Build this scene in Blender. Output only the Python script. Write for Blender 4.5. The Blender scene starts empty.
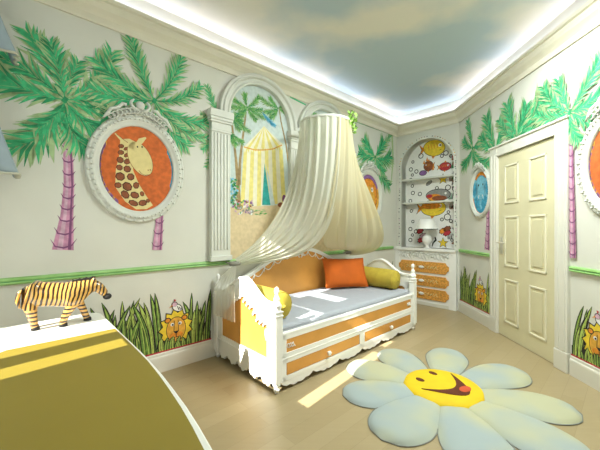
import bpy, bmesh, math, random
from mathutils import Matrix, Vector
random.seed(7)
sc = bpy.context.scene
COL = sc.collection
PI = math.pi
cos, sin = math.cos, math.sin

# ------------------------------------------------------------------ frames
# every wall has a frame: x runs left to right along it, y points into it, z is up
A_LEFT = math.radians(43.1); A_BACK = math.radians(-46.9); A_RIGHT = math.radians(-91.9)
FL, FB, FR = (Matrix.Rotation(a, 4, 'Z') for a in (A_LEFT, A_BACK, A_RIGHT))
YL, YB, YR = 2.77, 4.864, 2.20          # distance of the three walls
XB0, XB1 = -2.77, -1.76                 # back wall ends, in its frame
CH, FPX, HY = 1.25, 312.0, 226.0        # eye height, focal length, horizon row
H_CEIL = 3.12
def on(F, y, px, py):
    """point of the wall plane y (frame F) that the photograph shows at px, py -> (x, z)"""
    R = F.to_3x3().transposed()
    r = R @ Vector(((px-300)/FPX, 1, (HY-py)/FPX))
    t = y/r.y
    return (r.x*t, CH + r.z*t)
def W(F, x, y, z=0): return F @ Vector((x, y, z))

# ------------------------------------------------------------------ materials
def lin(c): return c/12.92 if c <= .04045 else ((c+.055)/1.055)**2.4
def hx(h): h = h.lstrip('#'); return tuple(lin(int(h[i:i+2], 16)/255) for i in (0, 2, 4))+(1,)
M = {}
def mat(name, col, rough=.6, var=0, scale=8, metal=0, bump=0, col2=None, coat=0):
    m = bpy.data.materials.new(name); m.use_nodes = True
    nt = m.node_tree; b = nt.nodes['Principled BSDF']
    b.inputs['Roughness'].default_value = rough; b.inputs['Metallic'].default_value = metal
    if coat: b.inputs['Coat Weight'].default_value = coat
    c1 = hx(col)
    tc = nt.nodes.new('ShaderNodeTexCoord')
    n = nt.nodes.new('ShaderNodeTexNoise'); n.inputs['Scale'].default_value = scale; n.inputs['Detail'].default_value = 4
    nt.links.new(tc.outputs['Object'], n.inputs['Vector'])
    cr = nt.nodes.new('ShaderNodeValToRGB')
    k = var
    c2 = hx(col2) if col2 else tuple(min(1, v*(1+k)) for v in c1[:3])+(1,)
    ca = c1 if col2 else tuple(v*(1-k) for v in c1[:3])+(1,)
    cr.color_ramp.elements[0].position = .35; cr.color_ramp.elements[1].position = .65
    cr.color_ramp.elements[0].color = ca; cr.color_ramp.elements[1].color = c2
    nt.links.new(n.outputs['Fac'], cr.inputs['Fac'])
    nt.links.new(cr.outputs['Color'], b.inputs['Base Color'])
    if bump:
        bp = nt.nodes.new('ShaderNodeBump'); bp.inputs['Strength'].default_value = bump; bp.inputs['Distance'].default_value = .01
        nt.links.new(n.outputs['Fac'], bp.inputs['Height']); nt.links.new(bp.outputs['Normal'], b.inputs['Normal'])
    M[name] = m; return m
mat('wall', '#d5d4c9', .85, .03, 2.5)
mat('plaster', '#d3d4ca', .6, .03, 6)
mat('trim', '#dcdace', .5, .02, 6)
mat('cornice', '#e0dac6', .6, .02, 6)
mat('rail', '#86b765', .5, .06, 9, col2='#9cc97e')
mat('rail_dark', '#4f9458', .5, .06, 9)
mat('white', '#efeee8', .4, .01, 6)
mat('door', '#d5ceaa', .5, .03, 5)
mat('doorline', '#e5e0c6', .5, .02, 5)
mat('orange_wood', '#d39647', .45, .10, 3)
mat('drawer_orange', '#d89a48', .5, .25, 40)
mat('mattress', '#a8acb4', .9, .02, 20, bump=.1)
mat('pillow', '#bf5a08', .85, .10, 6, bump=.2)
mat('bolster', '#b5a036', .8, .10, 12, bump=.2)
mat('desk', '#ecebe4', .35, .01, 6)
mat('olive', '#8c7a26', .6, .03, 3)
mat('metal', '#d8d5c6', .4, .02, 6, metal=.6)
mat('tie', '#8d8b80', .7, .05, 20)
mat('swag', '#97a6ad', .85, .06, 9)
mat('swag_hem', '#b7b6a4', .85, .06, 9)
mat('leafgreen', '#8dbb4e', .6, .25, 30)
for nm, c, v in [('p_green', '#41b277', .18), ('p_lgreen', '#a4bd8a', .12), ('p_dgreen', '#288c5a', .2), ('p_pink', '#c188a5', .2),
                 ('p_purple', '#7d4a72', .1), ('p_orange', '#c9642a', .16), ('p_cream', '#dccb8d', .05), ('p_brown', '#8c4f30', .2), ('p_bdark', '#57301e', .1),
                 ('p_black', '#221f1c', 0), ('p_yellow', '#e6c836', .12), ('p_gold', '#d9a23c', .15), ('p_violet', '#8a6199', .15),
                 ('p_blue', '#3e9cc0', .25), ('p_lblue', '#7cbfd6', .15), ('p_sky', '#c3d0cc', .06), ('p_sand', '#d8c39b', .08),
                 ('p_tent', '#e3d580', .08), ('p_tentw', '#e6e1c6', .04), ('p_teal', '#2e9f99', .15), ('p_grass', '#66893a', .25),
                 ('p_grassl', '#a9bd5c', .2), ('p_red', '#b3323a', .1), ('p_white', '#e8e7e2', .02), ('p_grey', '#8c8c88', .15),
                 ('p_bark', '#a08a5f', .2), ('p_fishor', '#db8a2a', .25), ('p_pinkl', '#c9a5b8', .2), ('p_midgreen', '#5da44f', .25)]:
    mat(nm, c, .8, v, 25)

def node_mat(name):
    m = bpy.data.materials.new(name); m.use_nodes = True; M[name] = m
    return m, m.node_tree, m.node_tree.nodes['Principled BSDF']
def N(nt, t, **kw):
    n = nt.nodes.new(t)
    for k, v in kw.items(): setattr(n, k, v)
    return n
def math_n(nt, op, a, b=None, c=None):
    n = nt.nodes.new('ShaderNodeMath'); n.operation = op
    for i, v in enumerate((a, b, c)):
        if v is None: continue
        if isinstance(v, (int, float)): n.inputs[i].default_value = v
        else: nt.links.new(v, n.inputs[i])
    return n.outputs[0]
# floor: pale laminate boards
m, nt, b = node_mat('floor')
tc = N(nt, 'ShaderNodeTexCoord'); mp = N(nt, 'ShaderNodeMapping'); mp.inputs['Rotation'].default_value = (0, 0, -A_LEFT)
nt.links.new(tc.outputs['Object'], mp.inputs['Vector'])
br = N(nt, 'ShaderNodeTexBrick'); br.inputs['Scale'].default_value = 1; br.inputs['Brick Width'].default_value = 1.2
br.inputs['Row Height'].default_value = .12; br.inputs['Mortar Size'].default_value = .0012; br.inputs['Mortar Smooth'].default_value = .6
br.inputs['Color1'].default_value = hx('#ae9d79'); br.inputs['Color2'].default_value = hx('#a69570'); br.inputs['Mortar'].default_value = hx('#978765')
nt.links.new(mp.outputs['Vector'], br.inputs['Vector'])
mp2 = N(nt, 'ShaderNodeMapping'); mp2.inputs['Scale'].default_value = (1.2, 16, 1); mp2.inputs['Rotation'].default_value = (0, 0, -A_LEFT)
nt.links.new(tc.outputs['Object'], mp2.inputs['Vector'])
no = N(nt, 'ShaderNodeTexNoise'); no.inputs['Scale'].default_value = 3; no.inputs['Detail'].default_value = 6
nt.links.new(mp2.outputs['Vector'], no.inputs['Vector'])
mx = N(nt, 'ShaderNodeMixRGB', blend_type='MULTIPLY'); mx.inputs['Fac'].default_value = .35
cr = N(nt, 'ShaderNodeValToRGB'); cr.color_ramp.elements[0].color = (.72, .68, .62, 1); cr.color_ramp.elements[1].color = (1, 1, 1, 1)
nt.links.new(no.outputs['Fac'], cr.inputs['Fac']); nt.links.new(br.outputs['Color'], mx.inputs['Color1']); nt.links.new(cr.outputs['Color'], mx.inputs['Color2'])
nt.links.new(mx.outputs['Color'], b.inputs['Base Color']); b.inputs['Roughness'].default_value = .38
# ceiling: painted clouds
m, nt, b = node_mat('ceiling')
tc = N(nt, 'ShaderNodeTexCoord'); no = N(nt, 'ShaderNodeTexNoise'); no.inputs['Scale'].default_value = .75; no.inputs['Detail'].default_value = 5
no.inputs['Roughness'].default_value = .45
mpc = N(nt, 'ShaderNodeMapping'); mpc.inputs['Location'].default_value = (1.9, .3, 0)
nt.links.new(tc.outputs['Object'], mpc.inputs['Vector']); nt.links.new(mpc.outputs['Vector'], no.inputs['Vector'])
cr = N(nt, 'ShaderNodeValToRGB')
cr.color_ramp.elements[0].position = .45; cr.color_ramp.elements[0].color = hx('#b2c1c8')
cr.color_ramp.elements[1].position = .57; cr.color_ramp.elements[1].color = hx('#dfdacd')
nt.links.new(no.outputs['Fac'], cr.inputs['Fac']); nt.links.new(cr.outputs['Color'], b.inputs['Base Color']); b.inputs['Roughness'].default_value = .9
# zebra: lacquered gold with dark stripes, rings on the legs
m, nt, b = node_mat('zebra')
tc = N(nt, 'ShaderNodeTexCoord'); sp = N(nt, 'ShaderNodeSeparateXYZ'); nt.links.new(tc.outputs['Object'], sp.inputs[0])
no = N(nt, 'ShaderNodeTexNoise'); no.inputs['Scale'].default_value = 9; nt.links.new(tc.outputs['Object'], no.inputs['Vector'])
wob = math_n(nt, 'MULTIPLY', no.outputs['Fac'], .035)
cx = math_n(nt, 'MULTIPLY', math_n(nt, 'ADD', math_n(nt, 'ADD', sp.outputs[0], math_n(nt, 'MULTIPLY', sp.outputs[2], -.22)), wob), 340)
cz = math_n(nt, 'MULTIPLY', sp.outputs[2], 300)
fac = math_n(nt, 'GREATER_THAN', sp.outputs[2], .105)
w1 = math_n(nt, 'SINE', cx); w2 = math_n(nt, 'SINE', cz)
mm = N(nt, 'ShaderNodeMix'); nt.links.new(fac, mm.inputs[0]); nt.links.new(w2, mm.inputs[2]); nt.links.new(w1, mm.inputs[3])
st = math_n(nt, 'GREATER_THAN', mm.outputs[0], .18)
mc = N(nt, 'ShaderNodeMixRGB'); mc.inputs['Color1'].default_value = hx('#cfa053'); mc.inputs['Color2'].default_value = hx('#2b1a10')
nt.links.new(st, mc.inputs['Fac']); nt.links.new(mc.outputs[0], b.inputs['Base Color']); b.inputs['Roughness'].default_value = .28; b.inputs['Coat Weight'].default_value = .5
# rug petals: pale grey-blue plush, cream towards the outer seam of each petal
m, nt, b = node_mat('petal')
tc = N(nt, 'ShaderNodeTexCoord'); no = N(nt, 'ShaderNodeTexNoise'); no.inputs['Scale'].default_value = 2.2
nt.links.new(tc.outputs['Object'], no.inputs['Vector'])
cr = N(nt, 'ShaderNodeValToRGB'); cr.color_ramp.elements[0].position = .4; cr.color_ramp.elements[0].color = hx('#9fabaa')
cr.color_ramp.elements[1].position = .62; cr.color_ramp.elements[1].color = hx('#b6b696')
nt.links.new(no.outputs['Fac'], cr.inputs['Fac']); nt.links.new(cr.outputs['Color'], b.inputs['Base Color']); b.inputs['Roughness'].default_value = .95
mat('rug_yellow', '#e0bd12', .8, .05, 10); mat('rug_brown', '#5e2a10', .9, .1, 20); mat('rug_red', '#c2512e', .9, .1, 20)
mat('rug_seam', '#8d9088', .9, .05, 20)
# sheer canopy cloth
def sheer(name, col, tr):
    m = bpy.data.materials.new(name); m.use_nodes = True; nt = m.node_tree; nt.nodes.clear(); M[name] = m
    o = N(nt, 'ShaderNodeOutputMaterial'); d = N(nt, 'ShaderNodeBsdfDiffuse'); t = N(nt, 'ShaderNodeBsdfTranslucent'); x = N(nt, 'ShaderNodeBsdfTransparent')
    tc = N(nt, 'ShaderNodeTexCoord'); no = N(nt, 'ShaderNodeTexNoise'); no.inputs['Scale'].default_value = 4
    nt.links.new(tc.outputs['Object'], no.inputs['Vector'])
    mc = N(nt, 'ShaderNodeMixRGB'); c = hx(col); mc.inputs['Color1'].default_value = c; mc.inputs['Color2'].default_value = tuple(v*.95 for v in c[:3])+(1,)
    nt.links.new(no.outputs['Fac'], mc.inputs['Fac'])
    nt.links.new(mc.outputs[0], d.inputs['Color']); nt.links.new(mc.outputs[0], t.inputs['Color'])
    a = N(nt, 'ShaderNodeMixShader'); a.inputs[0].default_value = .35; nt.links.new(d.outputs[0], a.inputs[1]); nt.links.new(t.outputs[0], a.inputs[2])
    e = N(nt, 'ShaderNodeMixShader'); e.inputs[0].default_value = tr; nt.links.new(a.outputs[0], e.inputs[1]); nt.links.new(x.outputs[0], e.inputs[2])
    nt.links.new(e.outputs[0], o.inputs['Surface'])
sheer('voile', '#e9e8d8', .14); sheer('voile_warm', '#d8ceab', .16); sheer('voile_thin', '#e9e8da', .5)
m = bpy.data.materials.new('cove'); m.use_nodes = True; M['cove'] = m
nt = m.node_tree; nt.nodes.clear(); o = N(nt, 'ShaderNodeOutputMaterial'); e = N(nt, 'ShaderNodeEmission')
e.inputs['Color'].default_value = hx('#e8ebff'); e.inputs['Strength'].default_value = 12; nt.links.new(e.outputs[0], o.inputs['Surface'])
m, nt, b = node_mat('glass'); b.inputs['Transmission Weight'].default_value = 1; b.inputs['Roughness'].default_value = 0; b.inputs['IOR'].default_value = 1.0

# ------------------------------------------------------------------ mesh builder
class MB:
    def __init__(s): s.v = []; s.f = []; s.mi = []; s.mats = []; s.sm = []
    def idx(s, m):
        if m not in s.mats: s.mats.append(m)
        return s.mats.index(m)
    def add(s, vs, fs, m, smooth=False):
        o = len(s.v); s.v += [tuple(p) for p in vs]; k = s.idx(m)
        for f in fs: s.f.append([i+o for i in f]); s.mi.append(k); s.sm.append(smooth)
        return s
    def box(s, x0, x1, y0, y1, z0, z1, m):
        v = [(x, y, z) for x in (x0, x1) for y in (y0, y1) for z in (z0, z1)]
        return s.add(v, [(0, 1, 3, 2), (4, 6, 7, 5), (0, 4, 5, 1), (2, 3, 7, 6), (0, 2, 6, 4), (1, 5, 7, 3)], m)
    def tube(s, pts, rs, m, seg=8, caps=True, flat=1):
        pts = [Vector(p) for p in pts]
        if not isinstance(rs, (list, tuple)): rs = [rs]*len(pts)
        vs = []; fs = []; up = None
        for i, p in enumerate(pts):
            t = (pts[min(i+1, len(pts)-1)]-pts[max(i-1, 0)]).normalized()
            if up is None: up = Vector((0, 0, 1)) if abs(t.z) < .9 else Vector((1, 0, 0))
            a = t.cross(up).normalized(); bb = a.cross(t).normalized(); up = bb
            for k in range(seg):
                q = 2*PI*k/seg; vs.append(p+(a*cos(q)+bb*sin(q)*flat)*rs[i])
        for i in range(len(pts)-1):
            for k in range(seg):
                k2 = (k+1) % seg; fs.append((i*seg+k, i*seg+k2, (i+1)*seg+k2, (i+1)*seg+k))
        if caps: fs.append(tuple(range(seg))[::-1]); fs.append(tuple(range((len(pts)-1)*seg, len(pts)*seg)))
        return s.add(vs, fs, m, True)
    def lathe(s, prof, m, c=(0, 0, 0), seg=16, caps=True):
        vs = [(c[0]+r*cos(2*PI*k/seg), c[1]+r*sin(2*PI*k/seg), c[2]+z) for r, z in prof for k in range(seg)]
        fs = [(i*seg+k, i*seg+(k+1) % seg, (i+1)*seg+(k+1) % seg, (i+1)*seg+k) for i in range(len(prof)-1) for k in range(seg)]
        if caps: fs += [tuple(range(seg))[::-1], tuple(range((len(prof)-1)*seg, len(prof)*seg))]
        return s.add(vs, fs, m, True)
    def ball(s, c, r, m, n=8, sc=(1, 1, 1)):
        vs = []; fs = []
        for i in range(1, n):
            for k in range(2*n):
                a = PI*i/n; q = PI*k/n
                vs.append((c[0]+r*sc[0]*sin(a)*cos(q), c[1]+r*sc[1]*sin(a)*sin(q), c[2]+r*sc[2]*cos(a)))
        w = 2*n
        fs = [(i*w+k, (i+1)*w+k, (i+1)*w+(k+1) % w, i*w+(k+1) % w) for i in range(n-2) for k in range(w)]
        fs += [tuple(range(w)), tuple(range((n-2)*w, (n-1)*w))[::-1]]
        return s.add(vs, fs, m, True)
    def prism(s, poly, y0, y1, m, axes='xz'):
        """poly: 2-D outline extruded; 'xz' along y, 'yz' along x, 'xy' along z"""
        n = len(poly)
        def P(p, d): return {'xz': (p[0], d, p[1]), 'yz': (d, p[0], p[1]), 'xy': (p[0], p[1], d)}[axes]
        vs = [P(p, y0) for p in poly]+[P(p, y1) for p in poly]
        fs = [tuple(range(n)), tuple(range(n, 2*n))[::-1]]+[(i, i+n, (i+1) % n+n, (i+1) % n) for i in range(n)]
        return s.add(vs, fs, m)
    def strip(s, xs, lo, hi, d0, d1, m, axes='xz'):
        """solid slab between two curves lo(x), hi(x)"""
        def P(a, z, d): return {'xz': (a, d, z), 'yz': (d, a, z)}[axes]
        vs = []; n = len(xs)
        for x in xs: vs += [P(x, lo(x), d0), P(x, hi(x), d0), P(x, lo(x), d1), P(x, hi(x), d1)]
        fs = []
        for i in range(n-1):
            a = 4*i; c = a+4
            fs += [(a, c, c+1, a+1), (a+2, a+3, c+3, c+2), (a+1, c+1, c+3, a+3), (a, a+2, c+2, c)]
        fs += [(0, 1, 3, 2), (4*n-4, 4*n-2, 4*n-1, 4*n-3)]
        return s.add(vs, fs, m)
    def grid(s, rows, m, smooth=True, closed=False):
        n = len(rows[0]); vs = [p for r in rows for p in r]; fs = []
        for i in range(len(rows)-1):
            for k in range(n if closed else n-1): fs.append((i*n+k, i*n+(k+1) % n, (i+1)*n+(k+1) % n, (i+1)*n+k))
        return s.add(vs, fs, m, smooth)
    def build(s, name, parent=None, bevel=0, solid=0, subd=0, mtx=None):
        me = bpy.data.meshes.new(name); me.from_pydata(s.v, [], s.f)
        for mm in s.mats: me.materials.append(M[mm])
        me.polygons.foreach_set('material_index', s.mi); me.polygons.foreach_set('use_smooth', s.sm); me.update()
        bm = bmesh.new(); bm.from_mesh(me)
        if not getattr(s, 'paint', False): bmesh.ops.recalc_face_normals(bm, faces=bm.faces)
        bm.to_mesh(me); bm.free()
        o = bpy.data.objects.new(name, me); COL.objects.link(o)
        if parent: o.parent = parent
        elif mtx is not None: o.matrix_world = mtx
        if solid: md = o.modifiers.new('s', 'SOLIDIFY'); md.thickness = solid
        if subd: md = o.modifiers.new('d', 'SUBSURF'); md.levels = md.render_levels = subd
        if bevel: md = o.modifiers.new('b', 'BEVEL'); md.width = bevel; md.segments = 2; md.limit_method = 'ANGLE'
        return o
def tag(o, label=None, cat=None, group=None, kind=None):
    for k, v in (('label', label), ('category', cat), ('group', group), ('kind', kind)):
        if v: o[k] = v
    return o
def thing(name, label, cat, F, loc, rz=0, group=None):
    o = bpy.data.objects.new(name, None); COL.objects.link(o); o.empty_display_size = .1
    o.matrix_world = F @ Matrix.Translation(loc) @ Matrix.Rotation(rz, 4, 'Z')
    return tag(o, label, cat, group)
def struct(o): o['kind'] = 'structure'; return o

# 2-D painting on a plane (x, z), each layer half a millimetre nearer the viewer
class Paint(MB):
    def __init__(s, y=0, dx=0, dz=0): super().__init__(); s.y = y; s.dx = dx; s.dz = dz; s.paint = True; s.base = 0
    def P(s, p, L): return (p[0]-s.dx, s.y-.00025*(L+1+s.base), p[1]-s.dz)
    def poly(s, pts, m, L=0):
        ar = sum(pts[i][0]*pts[(i+1) % len(pts)][1]-pts[(i+1) % len(pts)][0]*pts[i][1] for i in range(len(pts)))
        if ar < 0: pts = pts[::-1]
        return s.add([s.P(p, L) for p in pts], [tuple(range(len(pts)))], m)
    def ell(s, c, rx, rz, m, L=0, rot=0, n=24, jag=0):
        pts = []
        for k in range(n):
            a = 2*PI*k/n; r = 1+(jag if k % 2 else -jag)
            x, z = rx*r*cos(a), rz*r*sin(a); pts.append((c[0]+x*cos(rot)-z*sin(rot), c[1]+x*sin(rot)+z*cos(rot)))
        return s.poly(pts, m, L)
    def line(s, pts, w, m, L=0):
        if not isinstance(w, (list, tuple)): w = [w]*len(pts)
        a = []; b = []
        for i, p in enumerate(pts):
            q0 = pts[max(0, i-1)]; q1 = pts[min(len(pts)-1, i+1)]
            dx, dz = q1[0]-q0[0], q1[1]-q0[1]; l = math.hypot(dx, dz) or 1
            a.append((p[0]-dz/l*w[i]/2, p[1]+dx/l*w[i]/2)); b.append((p[0]+dz/l*w[i]/2, p[1]-dx/l*w[i]/2))
        for i in range(len(pts)-1):
            s.poly([a[i], a[i+1], b[i+1], b[i]], m, L)
        return s
    def ring(s, c, r, w, m, L=0, n=12):
        pts = [(c[0]+r*cos(2*PI*k/n), c[1]+r*sin(2*PI*k/n)) for k in range(n+1)]
        return s.line(pts, w, m, L)

def bez(p0, p1, p2, n):
    return [tuple((1-t)**2*p0[i]+2*t*(1-t)*p1[i]+t*t*p2[i] for i in range(len(p0))) for t in (k/n for k in range(n+1))]

# ------------------------------------------------------------------ the room
S0 = -.35                                # inner face of the window wall, in the left frame
PA = W(FL, S0, YL); PC1 = W(FB, XB0, YB); PC2 = W(FB, XB1, YB); PD = W(FR, 1.6, YR)
PW = W(FL, S0, -2.6)
def flat_poly(name, pts, z0, z1, m):
    b = MB(); b.prism([(p.x, p.y) for p in pts], z0, z1, m, 'xy'); return struct(b.build(name))
room = [PW, PD, PC2, PC1, PA]
big = [W(FL, S0-.15, -2.6), W(FR, 1.6, YR+.15), W(FR, -4.68, YR+.15), W(FB, XB1+.1, YB+.5), W(FB, XB0-.15, YB+.5), W(FL, S0-.15, YL+.15)]
flat_poly('floor', big, -.1, 0, 'floor')
flat_poly('ceiling', big, H_CEIL, H_CEIL+.12, 'ceiling')
b = MB(); b.box(S0-.12, 5.0, YL, YL+.12, 0, H_CEIL, 'wall'); wall_left = struct(b.build('wall_left', mtx=FL))
b = MB(); b.box(-4.75, 1.6, YR, YR+.12, 0, H_CEIL, 'wall')
wall_right = None
# right wall with the doorway cut out
DX0, DX1, DZ = -3.716, -2.852, 2.06
b = MB(); b.box(-4.75, DX0, YR, YR+.12, 0, H_CEIL, 'wall').box(DX1, 1.6, YR, YR+.12, 0, H_CEIL, 'wall').box(DX0, DX1, YR, YR+.12, DZ, H_CEIL, 'wall')
wall_right = struct(b.build('wall_right', mtx=FR))
# back wall with the arched alcove cut out
NX0, NX1, NZ0, NSP = -2.68, -1.83, .90, 2.215
NC = (NX0+NX1)/2; NR = (NX1-NX0)/2
def arch_top(c, r, sp):
    return lambda x: sp+math.sqrt(max(0, r*r-(x-c)**2))
xs = [NC-NR*cos(PI*k/24) for k in range(25)]
b = MB(); b.box(XB0-.1, NX0, YB, YB+.12, 0, H_CEIL, 'wall').box(NX1, XB1+.02, YB, YB+.12, 0, H_CEIL, 'wall').box(NX0, NX1, YB, YB+.12, 0, NZ0, 'wall')
b.strip(xs, arch_top(NC, NR, NSP), lambda x: H_CEIL, YB, YB+.12, 'wall')
wall_back = struct(b.build('wall_back', mtx=FB))
# window wall, with one large window over the desk
WN0, WN1, WZ0, WZ1 = 1.24, 2.46, .84, 2.76
b = MB()
for n0, n1, z0, z1 in [(-2.6, WN0, 0, H_CEIL), (WN1, YL+.12, 0, H_CEIL), (WN0, WN1, 0, WZ0), (WN0, WN1, WZ1, H_CEIL)]:
    b.box(S0-.12, S0, n0, n1, z0, z1, 'wall')
struct(b.build('wall_front', mtx=FL))
b = MB()
def fr(n0, n1, z0, z1): b.box(S0-.05, S0-.01, n0, n1, z0, z1, 'white')  # unseen bars of the window, openings shaped to throw the sun patches
fr(WN0, WN1, WZ0, WZ0+.05); fr(WN0, 2.12, 2.50, WZ1); fr(2.12, WN1, 2.68, WZ1); fr(WN0, 1.30, WZ0, WZ1); fr(2.32, WN1, WZ0, WZ1)
fr(1.30, 1.44, WZ0, 1.25); fr(1.555, 1.675, WZ0, 1.25); fr(2.19, 2.32, WZ0, 1.30)      # unseen panels, cut so the sun falls in stripes on the desk
fr(1.412, 1.57, 1.25, 2.13)                  # mullion
fr(1.30, 1.36, 2.05, 2.50); fr(1.36, 1.57, 2.31, 2.50); fr(1.36, 1.412, 2.05, 2.15)
fr(1.50, 1.70, 2.11, 2.50)
fr(1.70, 2.12, 2.11, 2.35)                   # transom rail
fr(2.11, 2.12, 2.25, 2.70); fr(2.235, 2.25, 2.25, 2.70); fr(2.27, 2.285, 2.25, 2.70); fr(2.305, 2.32, 2.25, 2.70)
fr(2.085, 2.32, 1.20, 2.25)                  # unseen panel added to end the sun patch on the footboard
wf = struct(b.build('window_1', mtx=FL))
b = MB(); b.box(S0-.034, S0-.028, WN0, WN1, WZ0, WZ1, 'glass')
# sill
b = MB(); b.box(S0-.10, S0+.03, WN0-.04, WN1+.04, WZ0-.03, WZ0, 'white'); b.build('window_sill', wf)

def offset_path(pts, d):
    """shift the open polyline (world xy) towards the room by d"""
    out = []; n = len(pts)
    c = Vector((.8, 2.2))
    nm = []
    for i in range(n-1):
        e = (Vector(pts[i+1].xy)-Vector(pts[i].xy)).normalized(); q = Vector((-e.y, e.x))
        if q.dot(c-Vector(pts[i].xy)) < 0: q = -q
        nm.append(q)
    for i in range(n):
        p = Vector(pts[i].xy)
        if i == 0: out.append(p+nm[0]*d)
        elif i == n-1: out.append(p+nm[-1]*d)
        else:
            a, bb = nm[i-1], nm[i]; k = (a+bb); out.append(p+k*(d/(1+a.dot(bb))))
    return out
def molding(name, pts, prof, m, kind=True):
    rows = [[(q.x, q.y, z) for q in offset_path(pts, d)] for d, z in prof]
    b = MB(); rows.append(rows[0]); b.grid(rows, m, False)
    n = len(pts)
    b.add([rows[i][0] for i in range(len(prof))], [tuple(range(len(prof)))], m)
    b.add([rows[i][-1] for i in range(len(prof))], [tuple(range(len(prof)))], m)
    o = b.build(name)
    return struct(o) if kind else o
path = [PA, PC1, PC2, PD]
crown = [(0, 2.775), (.014, 2.775), (.018, 2.795), (.010, 2.80), (.012, 2.83), (.026, 2.85), (.05, 2.875), (.064, 2.905), (.066, 2.925), (.085, 2.932), (.088, 2.958), (.078, 2.962), (.074, 2.945), (0, 2.945)]
molding('trim_1', path, crown, 'cornice')
cov = molding('cove_light', path, [(.02, 2.952), (.05, 2.952), (.05, 2.968), (.02, 2.968)], 'cove', False)
tag(cov, 'white glowing strip of light hidden behind the crown moulding all round the ceiling', 'light strip')
# baseboards
def bb(name, F, x0, x1, y):
    b = MB(); p = [(y, 0), (y, .165), (y-.008, .165), (y-.012, .158), (y-.012, .14), (y-.018, .132), (y-.02, .12), (y-.02, 0)]
    b.prism(p, x0, x1, 'trim', 'yz'); return struct(b.build(name, mtx=F))
bb('baseboard_left', FL, S0, 4.84, YL)
bb('baseboard_right', FR, -4.67, DX0-.15, YR); bb('baseboard_front', FR, DX1+.15, 1.6, YR)
# green chair rails
def rail(name, F, x0, x1, y):
    b = MB(); p = [(y, .865), (y-.018, .868), (y-.026, .878), (y-.02, .888), (y-.026, .898), (y-.02, .91), (y, .914)]
    b.prism(p, x0, x1, 'rail', 'yz'); b.box(x0, x1, y-.0215, y-.0185, .886, .891, 'rail_dark'); return struct(b.build(name, mtx=F))
rail('trim_2', FL, S0, 1.39, YL); rail('trim_3', FL, 1.39, 4.72, YL); rail('trim_4', FR, -4.66, DX0-.15, YR); rail('trim_5', FR, DX1+.15, 1.6, YR)

# ------------------------------------------------------------------ door
b = MB()
b.box(DX0-.14, DX0, YR-.03, YR+.12, .17, DZ+.11, 'trim').box(DX1, DX1+.14, YR-.03, YR+.12, .17, DZ+.11, 'trim').box(DX0, DX1, YR-.03, YR+.12, DZ, DZ+.11, 'trim')
b.box(DX0-.145, DX0+.0, YR-.038, YR+.12, 0, .17, 'trim').box(DX1, DX1+.145, YR-.038, YR+.12, 0, .17, 'trim')
for x0, x1 in ((DX0-.115, DX0-.09), (DX0-.05, DX0-.03), (DX1+.03, DX1+.05), (DX1+.09, DX1+.115)): b.box(x0, x1, YR-.036, YR-.02, .18, DZ+.02, 'trim')
b.box(DX0-.15, DX1+.15, YR-.045, YR, DZ+.105, DZ+.125, 'trim')
struct(b.build('trim_6', mtx=FR, bevel=.004))
b = MB(); b.box(DX0+.004, DX1-.004, YR-.004, YR+.04, .006, DZ-.006, 'door')
w = DX1-DX0
door = struct(b.build('door_1', mtx=FR))
b = MB()
for z0, z1 in ((.17, .66), (.80, 1.36), (1.50, 1.93)):
    for k in (0, 1):
        x0 = DX0+.12+k*(w/2-.04); x1 = x0+w/2-.20
        for (a0, a1, c0, c1) in ((x0, x1, z0, z0+.02), (x0, x1, z1-.02, z1), (x0, x0+.02, z0, z1), (x1-.02, x1, z0, z1)):
            b.box(a0, a1, YR-.013, YR-.003, c0, c1, 'doorline')
        b.box(x0+.05, x1-.05, YR-.011, YR-.003, z0+.05, z1-.05, 'door')
b.build('panel_molding', door, bevel=.004)
b = MB(); hx0 = DX0+.065; b.box(hx0-.022, hx0+.022, YR-.012, YR-.003, .93, 1.13, 'metal')
b.tube([(hx0, YR-.005, 1.06), (hx0, YR-.05, 1.06), (hx0+.02, YR-.056, 1.06), (hx0+.12, YR-.056, 1.06)], .010, 'metal')
tag(b.build('door_handle', door), 'pale metal lever handle')

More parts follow.
